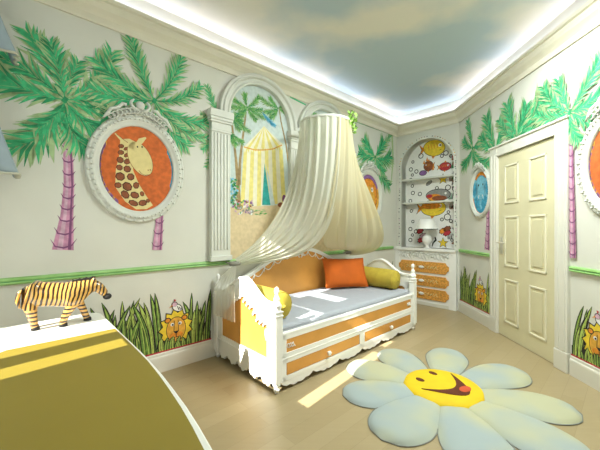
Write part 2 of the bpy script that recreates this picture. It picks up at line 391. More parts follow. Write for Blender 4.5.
# ------------------------------------------------------------------ murals on the walls
def frond(P, c, tip, bend, w, L, rnd, cols=('p_lgreen', 'p_green', 'p_dgreen')):
    dx, dz = tip[0]-c[0], tip[1]-c[1]; l = math.hypot(dx, dz)
    mid = (c[0]+dx*.5-dz*bend, c[1]+dz*.5+dx*bend)
    pts = bez(c, mid, tip, 9)
    wd = [w*(.14+.82*sin(PI*min(1, (i/9)**.8)*.93)) for i in range(10)]
    w = w*1.5; n = 12; pts = bez(c, mid, tip, n)
    wd = [w*(.20+.95*sin(PI*min(1, (i/n)**.8)*.90)) for i in range(n+1)]
    P.line(pts, [q*.32 for q in wd], cols[0], L)
    for i in range(1, n):
        p = pts[i]; q = pts[i+1]; tx, tz = q[0]-p[0], q[1]-p[1]; tl = math.hypot(tx, tz); tx /= tl; tz /= tl
        for s in (1, -1):
            for r in (0, 1):
                ln = wd[i]*(.80+.35*rnd.random())*(1.0 if r == 0 else .8); a = .44+.26*rnd.random()
                sx = p[0]+tx*tl*r*.4; sz = p[1]+tz*tl*r*.4
                ex = sx+ln*(tx*cos(a)-s*tz*sin(a)); ez = sz+ln*(tz*cos(a)+s*tx*sin(a))
                col = cols[0] if r == 0 else (cols[1] if rnd.random() < .75 else cols[2])
                hw = w*(.19 if r == 0 else .10)*(.7+.6*rnd.random())
                P.line([(sx, sz), ((sx+ex)/2+(ez-sz)*.08*s, (sz+ez)/2-(ex-sx)*.08*s), (ex, ez)], [hw*.35, hw, .002], col, L+(0 if r == 0 else 1+(col == cols[2])))
    P.line(pts, [l*.022*(1-i/14) for i in range(n+1)], cols[2] if rnd.random() < .5 else cols[1], L+3)
def trunk(P, F, y, pxs, L, wide=.03):
    pts = [on(F, y, *p[:2]) for p in pxs]; ws = [p[2] for p in pxs]
    ws = [w*1.25 for w in ws]; P.line(pts, ws, 'p_pink', L)
    P.line([(p[0]+w*.3, p[1]) for p, w in zip(pts, ws)], [w*.16 for w in ws], 'p_purple', L+1)
    P.line([(p[0]-w*.15, p[1]) for p, w in zip(pts, ws)], [w*.25 for w in ws], 'p_pinkl', L+1)
    z0, z1 = pts[0][1], pts[-1][1]
    n = max(3, int(abs(z1-z0)/.085))
    for i in range(n):
        t = (i+.6)/n; k = t*(len(pts)-1); a = int(min(k, len(pts)-2)); f = k-a
        c = (pts[a][0]*(1-f)+pts[a+1][0]*f, pts[a][1]*(1-f)+pts[a+1][1]*f); w = ws[a]*(1-f)+ws[a+1]*f
        P.line([(c[0]-w*.62, c[1]+w*.35), (c[0]-w*.4, c[1]-w*.08), (c[0], c[1]-w*.18), (c[0]+w*.4, c[1]-w*.05), (c[0]+w*.66, c[1]+w*.35)], [.002, .010, .013, .010, .002], 'p_purple', L+2)
def palm(name, label, wall, F, y, c, tips, trunk_px=None, w=.12, seed=1, base=0):
    rnd = random.Random(seed); P = Paint(y); P.base = base
    if trunk_px: trunk(P, F, y, trunk_px, 0)
    cc = on(F, y, *c)
    for k, t in enumerate(tips):
        frond(P, cc, on(F, y, t[0], t[1]), t[2], (t[3] if len(t) > 3 else w), 4+k % 3*4, rnd)
    P.line([(cc[0]-.01, cc[1]-.02), (cc[0]+.01, cc[1]+.02)], .03, 'p_dgreen', 16)
    return tag(P.build(name, wall), label)
palm('palm_mural', 'painted palm with a pink ringed trunk left of the giraffe medallion', wall_left, FL, YL, (65, 100),
     [(28, 33, -.15), (-10, 52, -.12), (-14, 70, .15, .14), (10, 148, .28, .15), (38, 128, .18), (50, 42, -.05, .10), (78, 62, .05, .09), (112, 52, -.2), (120, 88, -.12), (116, 108, -.2), (88, 152, -.22), (104, 130, -.28)],
     [(67, 118, .035), (68, 150, .045), (69, 185, .05), (67, 215, .06), (63, 250, .10)], seed=3)
palm('palm_mural', 'painted palm behind the giraffe medallion, next to the pilaster', wall_left, FL, YL, (154, 101),
     [(131, 40, .06, .10), (96, 60, .14, .12), (92, 90, .12), (105, 118, .16), (181, 58, -.12, .10), (200, 86, -.22, .09), (213, 122, -.30), (186, 146, -.22), (207, 138, -.30, .09), (164, 122, -.1, .05)],
     [(160, 210, .045), (159, 225, .05), (157, 250, .065)], seed=5, base=20)
palm('palm_mural', 'few painted palm leaves peeping out beside the left pilaster', wall_left, FL, YL, (220, 120),
     [(207, 86, .05, .06), (203, 118, .1, .07), (203, 150, .15, .07), (206, 168, .1, .06)], seed=6)
P = palm('palm_mural', 'painted green palm over the purple-haired lion medallion', wall_left, FL, YL, (375, 157),
     [(360, 152, .2, .16), (365, 141, .1, .14), (383, 142, -.1, .16), (390, 156, -.3, .18), (389, 186, -.25, .16), (384, 172, -.1, .12), (362, 170, .3, .14), (391, 134, 0, .10)], w=.14, seed=8)
P = Paint(YL)
P.line([on(FL, YL, 350, 119), on(FL, YL, 372, 127), on(FL, YL, 394, 135)], .03, 'p_green', 1)
P.line([on(FL, YL, 392, 134), on(FL, YL, 393, 160), on(FL, YL, 391, 185)], [.05, .05, .02], 'p_lgreen', 1)
P.line([on(FL, YL, 290, 97), on(FL, YL, 306, 105)], .018, 'p_green', 1)
tag(P.build('vine_mural', wall_left), 'thin painted green stem under the crown moulding')
palm('palm_mural', 'painted palm over the elephant medallion', wall_right, FR, YR, (473, 148),
     [(468, 121, .05, .10), (464, 140, .2, .10), (463, 166, .2, .12), (487, 130, -.15, .12), (489, 163, -.3, .13), (478, 168, -.2, .10), (482, 144, -.1, .08)],
     [(488, 196, .05), (488, 225, .06), (487, 250, .09)], seed=9)
palm('palm_mural', 'painted palm leaves over the left end of the door frame', wall_right, FR, YR, (496, 150),
     [(487, 118, .08, .15), (505, 122, -.08, .14), (482, 137, .2, .13), (514, 138, -.2, .13)], seed=10, base=20)
palm('palm_mural', 'painted palm leaves over the middle of the door frame', wall_right, FR, YR, (518, 138),
     [(508, 105, .08, .15), (545, 97, -.1, .17), (527, 107, -.03, .13), (500, 120, .2, .11), (547, 116, -.2, .13)], seed=11, base=38)
palm('palm_mural', 'painted palm with a pink trunk right of the door', wall_right, FR, YR, (572, 112),
     [(602, 58, -.05, .11), (545, 87, .18, .12), (604, 92, -.18, .11), (604, 118, -.2, .10), (540, 115, .2, .11), (584, 141, -.25, .09), (560, 80, .1, .10)],
     [(573, 128, .028), (573, 170, .034), (574, 215, .042), (574.5, 258, .05)], seed=12, base=56)

# grass and lion borders under the chair rail
def blade(P, x, z, h, lean, w, L, rnd):
    pts = bez((x, z), (x+lean*.2, z+h*.6), (x+lean, z+h), 7)
    ws = [w*(.75+.45*sin(PI*i/7))*(1-(i/7)**4) for i in range(8)]
    P.line(pts, [q+.016 for q in ws[:-1]]+[.004], 'p_black', L)
    P.line(pts, ws[:-1]+[.001], 'p_grass' if rnd.random() < .7 else 'p_grassl', L+1)
    P.line(pts[:-1], [.006]*7, 'p_grassl', L+2)
    P.line([(p[0]+w*.22, p[1]) for p in pts[1:-2]], [.004]*5, 'p_black', L+2)
def lion(P, x, z, k, L):
    P.ell((x, z), .10*k, .115*k, 'p_black', L, n=26, jag=.12); P.ell((x, z), .092*k, .106*k, 'p_yellow', L+1, n=26, jag=.12)
    P.ell((x, z-.005*k), .062*k, .078*k, 'p_black', L+2); P.ell((x, z-.005*k), .058*k, .074*k, 'p_gold', L+3)
    for s in (-1, 1):
        P.ell((x+s*.052*k, z+.058*k), .020*k, .018*k, 'p_black', L+3); P.ell((x+s*.052*k, z+.058*k), .014*k, .012*k, 'p_fishor', L+4)
        P.ell((x+s*.024*k, z+.028*k), .011*k, .010*k, 'p_white', L+4); P.ell((x+s*.022*k, z+.026*k), .006*k, .006*k, 'p_black', L+5)
        P.line([(x+s*.012*k, z+.05*k), (x+s*.014*k, z-.02*k)], .004*k, 'p_black', L+4)
        P.ell((x+s*.020*k, z-.042*k), .022*k, .017*k, 'p_fishor', L+4)
    P.poly([(x-.019*k, z-.016*k), (x+.019*k, z-.016*k), (x, z-.036*k)], 'p_black', L+6)
    P.line([(x, z-.036*k), (x, z-.056*k)], .005*k, 'p_black', L+6)
    P.line([(x-.025*k, z-.06*k), (x, z-.052*k), (x+.025*k, z-.06*k)], .004*k, 'p_black', L+6)
def bird(P, x, z, k, L):
    P.ell((x, z), .042*k, .028*k, 'p_black', L, rot=-.5); P.ell((x, z), .036*k, .022*k, 'p_white', L+1, rot=-.5)
    P.ell((x-.02*k, z+.028*k), .022*k, .020*k, 'p_black', L+1); P.ell((x-.02*k, z+.028*k), .017*k, .015*k, 'p_pinkl', L+2)
    P.poly([(x-.035*k, z+.03*k), (x-.036*k, z+.016*k), (x-.062*k, z+.008*k)], 'p_fishor', L+3)
    P.poly([(x-.02*k, z+.045*k), (x-.028*k, z+.066*k), (x-.008*k, z+.06*k)], 'p_red', L+3)
    for i in range(3): P.line([(x+.0*k+i*.014*k, z+.012*k-i*.008*k), (x+.012*k+i*.012*k, z-.018*k)], .006*k, 'p_black', L+3)
def frieze(label, wall, y, x0, x1, lions, seed):
    rnd = random.Random(seed); P = Paint(y)
    P.poly([(x0, .166), (x1, .166), (x1, .30), (x0, .30)], 'p_dgreen', 0) if False else None
    x = x0+.02
    while x < x1-.02:
        h = .24+.28*rnd.random()
        if any(abs(x-l) < .13 for l in lions): h = .10+.08*rnd.random()
        lean = max(x0-x, min(x1-x, (rnd.random()-.5)*.26*h/.4))
        blade(P, x, .168, h, lean, .020+.016*rnd.random(), 2+3*(rnd.randrange(4)), rnd); x += .014+.008*rnd.random()
    P.poly([(x0, .166), (x1, .166), (x1, .25), (x0, .25)], 'p_black', 0)
    for l in lions:
        lion(P, l, .345, 1.42, 16); bird(P, l+.01, .525, 1.2, 20)
        P.poly([(l-.17, .2), (l-.11, .2), (l-.10, .26), (l-.15, .27)], 'p_black', 15)
        x = l-.14
        while x < l+.14: blade(P, x, .168, .07+.05*rnd.random(), (rnd.random()-.5)*.08, .018, 26, rnd); x += .022
    P.poly([(x0, .165), (x1, .165), (x1, .178), (x0, .178)], 'p_red', 30)
    return tag(P.build('grass_mural', wall), label)
frieze('painted tall grass with a lion and a bird on its head, left of the daybed', wall_left, YL, .38, 1.42, [on(FL, YL, 176, 330)[0]], 21)
frieze('painted grass showing between daybed and drawers', wall_left, YL, 4.0, 4.80, [4.3], 22)
frieze('painted grass with a small lion under the elephant medallion', wall_right, YR, -4.66, DX0-.15, [-4.10], 23)
frieze('painted grass with a lion right of the door', wall_right, YR, DX1+.15, -1.2, [on(FR, YR, 600, 330)[0], -1.5], 24)

# ------------------------------------------------------------------ pilasters, arches and the tent scene
P = Paint(YL); q = lambda x, y: on(FL, YL, x, y)
ax0, ax1, asp = 1.605, 2.395, 2.36
def arch_poly(x0, x1, z0, sp, n=20):
    c = (x0+x1)/2; r = (x1-x0)/2
    return [(x0, z0), (x1, z0)]+[(c+r*cos(PI*k/n), sp+r*sin(PI*k/n)) for k in range(n+1)]
P.poly(arch_poly(ax0, ax1, .9, asp), 'p_sky', 0)
P.poly([(ax0, .915), (ax1, .915), (ax1, q(285, 204)[1]), (q(265, 206)[0], q(265, 206)[1]), (ax0, q(230, 207)[1])], 'p_sand', 1)
tb = [(244, 146), (282, 143), (286, 203), (240, 208)]
for k in range(11):
    f0, f1 = k/11, (k+1)/11
    lx = lambda f, a, c_: (a[0]*(1-f)+c_[0]*f, a[1]*(1-f)+c_[1]*f)
    P.poly([q(*lx(f0, tb[0], tb[1])), q(*lx(f1, tb[0], tb[1])), q(*lx(f1, tb[3], tb[2])), q(*lx(f0, tb[3], tb[2]))], 'p_tent' if k % 2 == 0 else 'p_tentw', 2)
    ap = (264, 126)
    m0, m1 = lx(f0, (243, 148), (283, 145)), lx(f1, (243, 148), (283, 145)); mm_ = ((m0[0]+m1[0])/2, m0[1]+5)
    P.poly([q(*ap), q(*m0), q(*mm_), q(*m1)], 'p_tent' if k % 2 else 'p_tentw', 3)
P.line([q(244, 147), q(255, 150), q(264, 150), q(273, 149), q(282, 145)], .012, 'p_gold', 5)
P.poly([q(264.5, 163), q(262, 205), q(270.5, 205)], 'p_teal', 4); P.poly([q(265.5, 163), q(270.5, 205), q(275, 204)], 'p_sky', 4)
rnd = random.Random(4)
for tr in ([(239, 210, .05), (238, 185, .045), (236, 160, .03), (232, 125, .02)], [(239, 185, .04), (240, 160, .03), (243, 135, .025), (246, 112, .018)], [(289, 170, .02), (286, 145, .022), (281, 122, .018), (279, 108, .015)]):
    P.line([q(t[0], t[1]) for t in tr], [t[2] for t in tr], 'p_bark', 5)
for c, tips in [((247, 107), [(231, 97), (229, 106), (232, 116), (245, 94), (258, 98), (262, 110), (256, 120), (238, 118), (266, 118)]),
                ((278, 108), [(258, 96), (264, 112), (270, 98), (285, 103), (288, 112), (270, 118)]),
                ((232, 115), [(228, 122), (242, 122), (250, 132), (240, 130)]), ((231, 132), [(243, 143), (236, 145), (229, 140)])]:
    cc = q(*c)
    for t in tips: frond(P, cc, q(*t), .15*(1 if t[0] < c[0] else -1), .045, 6, rnd, ('p_lgreen', 'p_midgreen', 'p_dgreen'))
frond(P, q(262, 112), q(275, 126), -.1, .04, 8, rnd, ('p_lblue', 'p_blue', 'p_blue'))
for i in range(60):
    x, y = 229+9*rnd.random(), 178+27*rnd.random(); c = q(x, y); P.ell(c, .012, .018, rnd.choice(['p_midgreen', 'p_lgreen', 'p_dgreen', 'p_lblue']), 6, n=6, rot=rnd.random()*3)
for i in range(60):
    x, y = 233+20*rnd.random(), 200+14*rnd.random(); c = q(x, y); P.ell(c, .016, .010, rnd.choice(['p_white', 'p_pinkl', 'p_violet', 'p_grey', 'p_brown', 'p_midgreen']), 11+i % 2, n=7, rot=rnd.random()*3)
for i in range(24):
    x, y = 250+16*rnd.random(), 209+6*rnd.random(); c = q(x, y); P.ell(c, .02, .006, rnd.choice(['p_midgreen', 'p_lgreen']), 11, n=6)
P.ell(q(281, 205), .05, .03, 'p_brown', 6); P.ell(q(284, 199), .03, .05, 'p_purple', 5)
tag(P.build('tent_mural', wall_left), 'painted beach scene with a yellow striped tent and palms in the left arch')
P = Paint(YL); bx0, bx1 = 2.635, 3.425
P.poly(arch_poly(bx0, bx1, .9, asp), 'p_sky', 0); P.poly([(bx0, .915), (bx1, .915), (bx1, 1.6), (bx0, 1.55)], 'p_sand', 1)
for c, tips in [((2.85, 2.45), [(2.66, 2.5), (2.72, 2.6), (2.85, 2.68), (2.98, 2.6), (3.03, 2.45), (2.7, 2.32), (2.95, 2.3)]), ((3.2, 2.5), [(3.05, 2.55), (3.3, 2.62), (3.37, 2.45), (3.1, 2.35), (3.18, 2.66)])]:
    P.line([(c[0], 1.5), (c[0]-.04, 2.0), c], [.04, .03, .02], 'p_bark', 2)
    for t in tips: frond(P, c, t, .12, .06, 3, rnd, ('p_lgreen', 'p_midgreen', 'p_dgreen'))
tag(P.build('palm_mural', wall_left), 'painted palms in the arch behind the sheer canopy')

arc = thing('wall_arcade', 'white plaster double arcade of fluted pilasters and round arches over the daybed', 'arcade', FL, (0, YL, .914))
def loc(b): b.v = [(x, y-YL, z-.914) for x, y, z in b.v]; return b
def pilaster(x0, x1):
    b = MB(); y1 = YL-.001
    b.box(x0, x1, YL-.055, y1, .915, 2.27, 'plaster')
    n = 5; ww = (x1-x0-.03)/n
    for k in range(n): b.tube([(x0+.015+ww*(k+.5), YL-.056, 1.02), (x0+.015+ww*(k+.5), YL-.056, 2.14)], ww*.30, 'plaster', 8)
    b.box(x0-.012, x1+.012, YL-.07, y1, .915, .965, 'plaster')
    return loc(b).build('pilaster', arc, bevel=.004)
def capital(x0, x1):
    b = MB(); y1 = YL-.001
    for o_, z0, z1 in ((.010, 2.15, 2.17), (.0, 2.17, 2.24), (.016, 2.24, 2.262), (.026, 2.262, 2.29), (.036, 2.29, 2.36)):
        b.box(x0-o_*.7, x1+o_*.7, YL-.058-o_*.7, y1, z0, z1, 'plaster')
    return loc(b).build('capital', arc, bevel=.005)
for x0, x1 in ((1.40, 1.603), (2.40, 2.63), (3.427, 3.635)): pilaster(x0, x1); capital(x0, x1)
def archring(c):
    b = MB(); n = 28
    prof = [(.395, -.001), (.395, -.05), (.41, -.055), (.425, -.045), (.45, -.045), (.46, -.07), (.475, -.075), (.485, -.06), (.505, -.055), (.505, -.001)]
    rows = []
    for k in range(n+1):
        a = PI*k/n; rows.append([(c+r*cos(a), YL+d, 2.36+r*sin(a)) for r, d in prof])
    b.grid(rows, 'plaster', False)
    return loc(b).build('arch', arc)
archring(2.0); archring(3.03)

# ------------------------------------------------------------------ round medallions
def medallion(label, F, y, cx, cz, rx, rz, painter, s=1.0):
    t = thing('medallion', label, 'wall picture', F, (cx, y-.002, cz), 0, 'oval picture medallions')
    b = MB(); n = 56; prof = [(-.012, 0), (-.012, -.020), (.0, -.034), (.012, -.030), (.022, -.046), (.040, -.052), (.055, -.040), (.062, -.034), (.068, -.040), (.078, -.030), (.082, 0)]
    rows = []
    for k in range(n):
        a = 2*PI*k/n; rows.append([((rx+d*s)*cos(a), e*.72, (rz+d*s)*sin(a)) for d, e in prof])
    rows.append(rows[0]); b.grid(rows, 'plaster')
    for k in range(64):
        a = 2*PI*k/64; b.ball(((rx+.040*s)*cos(a), -.038, (rz+.040*s)*sin(a)), .0085*s, 'plaster', 4)
        if k % 2: b.ball(((rx+.066*s)*cos(a), -.029, (rz+.066*s)*sin(a)), .011*s, 'plaster', 4)
    b.build('frame', t)
    b = MB()
    for k in range(-7, 8):                                    # carved crest of scrolls
        a = PI/2-k*.085; hgt = (.055-.0045*abs(k))*s; R0x, R0z = rx+.085*s, rz+.085*s
        b.ball((R0x*cos(a), -.03, R0z*sin(a)+hgt*.3), hgt*.62, 'plaster', 5, (1, .5, 1))
        pts = [((R0x-.01)*cos(a)+.022*s*cos(q_/6*5)*(1 if k > 0 else -1), -.05, (R0z)*sin(a)+hgt*.35+.022*s*sin(q_/6*5)) for q_ in range(7)]
        b.tube(pts, .0065*s, 'plaster', 5)
    for sx in (-1, 1):
        b.tube([(sx*(.10+.16*j/6)*s, -.045, rz+.13*s-.13*s*(j/6)**1.7+.012*sin(j*2)) for j in range(7)], [.014*s]*6+[.005], 'plaster', 6)
        b.tube([(sx*.02*s+sx*.05*s*sin(j/5*2.6), -.05, rz+.10*s+.09*s*j/5) for j in range(6)], [.012*s]*5+[.005], 'plaster', 6)
    b.ball((0, -.05, rz+.15*s), .034*s, 'plaster', 6, (1, .6, 1))
    b.build('crest', t)
    P = Paint(-.006)
    painter(P, rx, rz); P.build('painting', t)
    return t
def bg(P, rx, rz, m, L=0): P.ell((0, 0), rx, rz, m, L, n=48)
def p_giraffe(P, rx, rz):
    bg(P, rx, rz, 'p_orange')
    for k in range(30):
        a = 2.6+1.5*k/29; P.ell((rx*.985*cos(a)*.97, rz*.97*sin(a)), .012, .03, 'p_violet' if k % 3 else 'p_gold', 1, n=8)
    for k in range(10):
        a = -.35+.9*k/9; P.ell((rx*.955*cos(a), rz*.96*sin(a)), .010, .03, 'p_blue', 1, n=8)
    R = random.Random(3)
    for k in range(26): P.line([(R.uniform(-.2, .22), R.uniform(-.24, .28)) for _ in (0,)]+[(0, 0)][:0]+[(0, 0)], .001, 'p_orange', 1) if False else None
    neck = [(-.135, .21), (-.08, .22), (-.055, .10), (-.04, -.02), (.0, -.12), (.06, -.22), (.11, -.29), (.06, -.325), (-.02, -.33), (-.10, -.27), (-.17, -.16), (-.165, -.02), (-.14, .10)]
    P.poly([(x*rx/.289, z*rz/.356) for x, z in neck], 'p_cream', 2)
    sp = [(-.128, .165, .016, .02), (-.095, .15, .012, .018), (-.13, .115, .018, .022), (-.09, .10, .014, .022), (-.135, .055, .024, .024), (-.085, .05, .020, .026), (-.14, -.005, .022, .022), (-.085, -.01, .026, .026),
          (-.135, -.075, .032, .032), (-.06, -.07, .026, .028), (-.15, -.145, .022, .024), (-.085, -.15, .036, .032), (-.02, -.135, .022, .026), (-.10, -.215, .034, .026), (-.03, -.215, .032, .026), (.025, -.20, .016, .02), (-.04, -.28, .036, .022), (.03, -.275, .032, .024), (.07, -.255, .014, .016)]
    for x, z, a, c in sp:
        P.ell((x*rx/.289, z*rz/.356), a*1.12, c*1.12, 'p_bdark', 3, n=7, rot=x*9); P.ell((x*rx/.289, z*rz/.356), a*.85, c*.85, 'p_brown', 4, n=7, rot=x*9)
    P.ell((.012, .085), .088, .145, 'p_brown', 5, rot=.42, n=30); P.ell((.012, .085), .084, .141, 'p_cream', 6, rot=.42, n=30)
    P.poly([(-.10, .18), (-.04, .15), (-.02, .215), (-.07, .235), (-.12, .222), (-.165, .262), (-.175, .255), (-.13, .205)], 'p_cream', 6)
    P.poly([(-.02, .215), (.0, .25), (.05, .272), (.058, .262), (.035, .225), (.02, .205)], 'p_cream', 6)
    P.line([(-.165, .258), (-.12, .225), (-.08, .20)], .004, 'p_brown', 7)
    for x, z in ((-.01, .18), (.025, .185)): P.ell((x, z), .006, .008, 'p_black', 7, n=10)
    for x, z in ((.072, .0), (.088, .004)): P.ell((x, z), .005, .006, 'p_brown', 7, n=8)
    P.line([(-.0, -.01), (.02, -.035), (.05, -.045), (.085, -.035)], .004, 'p_brown', 7)
def p_lion(P, rx, rz):
    bg(P, rx, rz, 'p_gold')
    P.ell((.0, .20), .26, .14, 'p_violet', 1, n=30); P.ell((.0, .03), .235, .26, 'p_brown', 2, n=40, jag=.02); P.ell((0, .03), .225, .25, 'p_fishor', 3, n=40)
    P.ell((0, -.02), .17, .19, 'p_gold', 4)
    for s in (-1, 1):
        P.ell((s*.09, .12), .03, .035, 'p_white', 5); P.ell((s*.085, .12), .014, .018, 'p_black', 6); P.ell((s*.05, -.10), .06, .05, 'p_cream', 5)
        P.line([(s*.02, -.10), (s*.06, -.14), (s*.10, -.12)], .01, 'p_brown', 7)
    P.ell((0, -.005), .06, .045, 'p_black', 6); P.line([(0, -.04), (0, -.11)], .01, 'p_brown', 7)
def p_elephant(P, rx, rz):
    bg(P, rx, rz, 'p_fishor')
    P.ell((.0, -.02), rx*.86, rz*.88, 'p_blue', 1, n=40)
    P.ell((0, .06), .13, .15, 'p_lblue', 2)
    for s in (-1, 1): P.ell((s*.15, .06), .075, .13, 'p_lblue', 2); P.ell((s*.155, .05), .045, .09, 'p_blue', 3); P.ell((s*.05, .10), .012, .014, 'p_black', 4)
    P.line([(0, .04), (.005, -.06), (-.01, -.16), (.02, -.21)], [.08, .06, .045, .035], 'p_lblue', 4)
    for k in range(6): P.line([(-.03, .0-.03*k), (.03, -.005-.03*k)], .004, 'p_blue', 5)
    for s in (-1, 1): P.poly([(s*.03, -.03), (s*.05, -.03), (s*.07, -.10)], 'p_white', 5)
gm = on(FL, YL, 137.5, 170)
medallion('oval white carved frame with an orange giraffe picture on the left wall', FL, YL, .78, 1.715, .289, .356, p_giraffe)
medallion('oval white framed lion picture half hidden by the right canopy curtain', FL, YL, 4.02, 1.69, .289, .356, p_lion)
medallion('oval white framed picture of a blue elephant between drawers and door', FR, YR, -4.09, 1.68, .20, .275, p_elephant, .6)
medallion('oval white carved frame with a giraffe picture, cut by the right edge beyond the door', FR, YR, -2.255, 1.715, .289, .356, p_giraffe)

# ------------------------------------------------------------------ alcove shelving
al = thing('alcove_shelving', 'arched white alcove with sea creatures painted on its back and open shelves', 'shelf', FB, (NC, YB, NZ0))
DEP = .16
def la(b): b.v = [(x-NC, y-YB, z-NZ0) for x, y, z in b.v]; return b
b = MB()
b.box(NX0-.012, NX0, YB-.0, YB+DEP, NZ0, NSP, 'plaster').box(NX1, NX1+.012, YB, YB+DEP, NZ0, NSP, 'plaster').box(NX0, NX1, YB, YB+DEP, NZ0-.012, NZ0, 'white')
rows = []
for k in range(25):
    a = PI*k/24; rows.append([(NC+r*cos(a), y, NSP+r*sin(a)) for r, y in ((NR+.012, YB), (NR, YB), (NR, YB+DEP), (NR+.012, YB+DEP))])
b.grid(rows, 'plaster', False)
la(b).build('lining', al)
b = MB()
def band(w, y0, y1, mt):
    b.box(NX0-w, NX0, y0, y1, NZ0, NSP, mt).box(NX1, NX1+w, y0, y1, NZ0, NSP, mt)
    rows = []
    for k in range(29):
        a = PI*k/28; rows.append([(NC+r*cos(a), y, NSP+r*sin(a)) for r, y in ((NR, y1), (NR, y0), (NR+w, y0), (NR+w, y1))])
    b.grid(rows, mt, False)
band(.045, YB-.018, YB-.001, 'plaster')
R = random.Random(12)
for k in range(46):
    z = NZ0+.03+(NSP-NZ0-.03)*k/46
    for x in (NX0-.03, NX1+.03): b.ball((x+R.uniform(-.01, .01), YB-.019, z), .009, R.choice(['plaster', 'plaster', 'p_black', 'p_grey', 'p_pinkl']), 4, (1, .4, 1.2))
for k in range(34):
    a = PI*k/33; b.ball((NC+(NR+.03)*cos(a), YB-.019, NSP+(NR+.03)*sin(a)), .009, R.choice(['plaster', 'p_black', 'p_gold', 'p_brown']), 4, (1, .4, 1))
la(b).build('arch_frame', al)
YN = YB+DEP
b = MB(); b.strip([NX0]+xs[1:-1]+[NX1], lambda x: NZ0, arch_top(NC, NR, NSP), YN, YN+.02, 'p_white'); la(b).build('back_panel', al)
P = Paint(YN-.001, NC, NZ0); P_y = P.y; P.y = YN-.001-YB
q = lambda x, y: on(FB, YN, x, y)
def inside(c, r=.02):
    x, z = c; return NX0+r < x < NX1-r and NZ0+r < z < (NSP+math.sqrt(max(0, (NR-r)**2-(x-NC)**2)))
def fish(c, rx, rz, m, m2, d=1, L=1, rot=0):
    x, z = q(*c)
    P.ell((x, z), rx+.008, rz+.008, 'p_black', L, rot=rot); P.ell((x, z), rx, rz, m, L+1, rot=rot)
    t = x-d*rx*.85
    P.poly([(t, z), (t-d*rx*.55-d*.006, z+rz*.8), (t-d*rx*.35, z), (t-d*rx*.55-d*.006, z-rz*.8)], 'p_black', L)
    P.poly([(t+d*.01, z), (t-d*rx*.5, z+rz*.65), (t-d*rx*.3, z), (t-d*rx*.5, z-rz*.65)], m2, L+1)
    P.poly([(x-rx*.4, z+rz*.8), (x+rx*.1, z+rz*1.5), (x+rx*.4, z+rz*.8)], m2, L)
    P.poly([(x-rx*.3, z-rz*.8), (x-rx*.1, z-rz*1.4), (x+rx*.3, z-rz*.8)], m2, L)
    for k in range(4): P.line([(x-rx*.55+k*rx*.27, z+rz*.55), (x-rx*.45+k*rx*.27, z-rz*.1)], rx*.06, m2, L+2)
    P.ell((x+d*rx*.55, z+rz*.25), rx*.16, rx*.16, 'p_white', L+3, n=12); P.ell((x+d*rx*.58, z+rz*.22), rx*.08, rx*.08, 'p_black', L+4, n=10)
    P.line([(x+d*rx*.7, z-rz*.3), (x+d*rx*.45, z-rz*.42)], .006, 'p_black', L+3)
fish((434, 148), .175, .125, 'p_yellow', 'p_fishor', 1, 1, -.25)
fish((428.5, 166), .075, .078, 'p_brown', 'p_fishor', -1, 1, .2); fish((445, 166.5), .088, .062, 'p_red', 'p_fishor', 1)
x, z = q(423, 173); P.ell((x, z), .066, .045, 'p_black', 1); P.ell((x, z), .057, .037, 'p_violet', 2)
for c in ((443, 179), (443, 243)):
    x, z = q(*c)
    for sc_, mm_, L in ((.092, 'p_black', 1), (.076, 'p_yellow', 2)):
        P.poly([(x+sc_*(1 if k % 2 == 0 else .42)*sin(PI*k/5), z+sc_*(1 if k % 2 == 0 else .42)*cos(PI*k/5)) for k in range(10)], mm_, L)
x, z = q(429, 183); P.ell((x, z), .06, .03, 'p_black', 1, rot=.6); P.ell((x, z), .052, .023, 'p_grey', 2, rot=.6)
x, z = q(438, 195); P.ell((x, z), .20, .10, 'p_black', 1); P.ell((x, z), .19, .092, 'p_grey', 2); P.ell((x-.06, z-.03), .11, .05, 'p_fishor', 3); P.ell((x-.14, z-.01), .05, .03, 'p_red', 4)
P.ell((x+.02, z-.05), .12, .04, 'p_brown', 4); P.ell((x+.12, z+.02), .018, .018, 'p_white', 4)
fish((433, 208), .20, .125, 'p_yellow', 'p_fishor', 1, 1)
x, z = q(431, 206); P.ell((x, z), .16, .05, 'p_fishor', 6)
for c, m_ in (((420, 231), 'p_red'), ((423, 236), 'p_pinkl'), ((421, 240), 'p_red'), ((447, 229), 'p_brown'), ((443, 231), 'p_fishor'), ((447, 233), 'p_red')):
    x, z = q(*c); P.ell((x, z), .068, .045, 'p_black', 1, rot=.5, n=14, jag=.12); P.ell((x, z), .058, .037, m_, 2, rot=.5, n=14)
P.line([q(435, 237), q(436, 240), q(433, 243), q(432, 247)], [.02, .03, .024, .008], 'p_black', 2)
P.line([q(428, 240), q(427, 247)], [.03, .012], 'p_midgreen', 2)
for px_, py_, r in [(413, 162, 1.4), (411, 169.5, 2), (416.5, 171.5, 2), (412.5, 175, 1.4), (411, 180, 2), (412.5, 186, 1.6), (408, 192, 2.2), (413, 193, 2), (420, 194, 2), (421, 156, 2.6), (442, 156, 1.6), (446, 153, 2.4), (451, 156, 1.4),
                    (437, 188, 1.6), (448, 187.5, 2.6), (454, 189, 1.4), (410.5, 201, 1.8), (407, 210, 1.6), (411.5, 211, 1.6), (413, 221.5, 1.5), (410.5, 229, 2), (416, 231.5, 2), (412.5, 235, 1.4), (410.5, 240, 2), (412.5, 245, 1.6), (442, 219.5, 1.6), (447.5, 217, 3.2), (448.5, 212, 1.4), (451, 221, 1.6), (426, 245, 1.6), (452, 240, 1.3)]:
    c = q(px_, py_)
    if inside(c, .04): P.ring(c, r*.015, .012, 'p_black', 12)
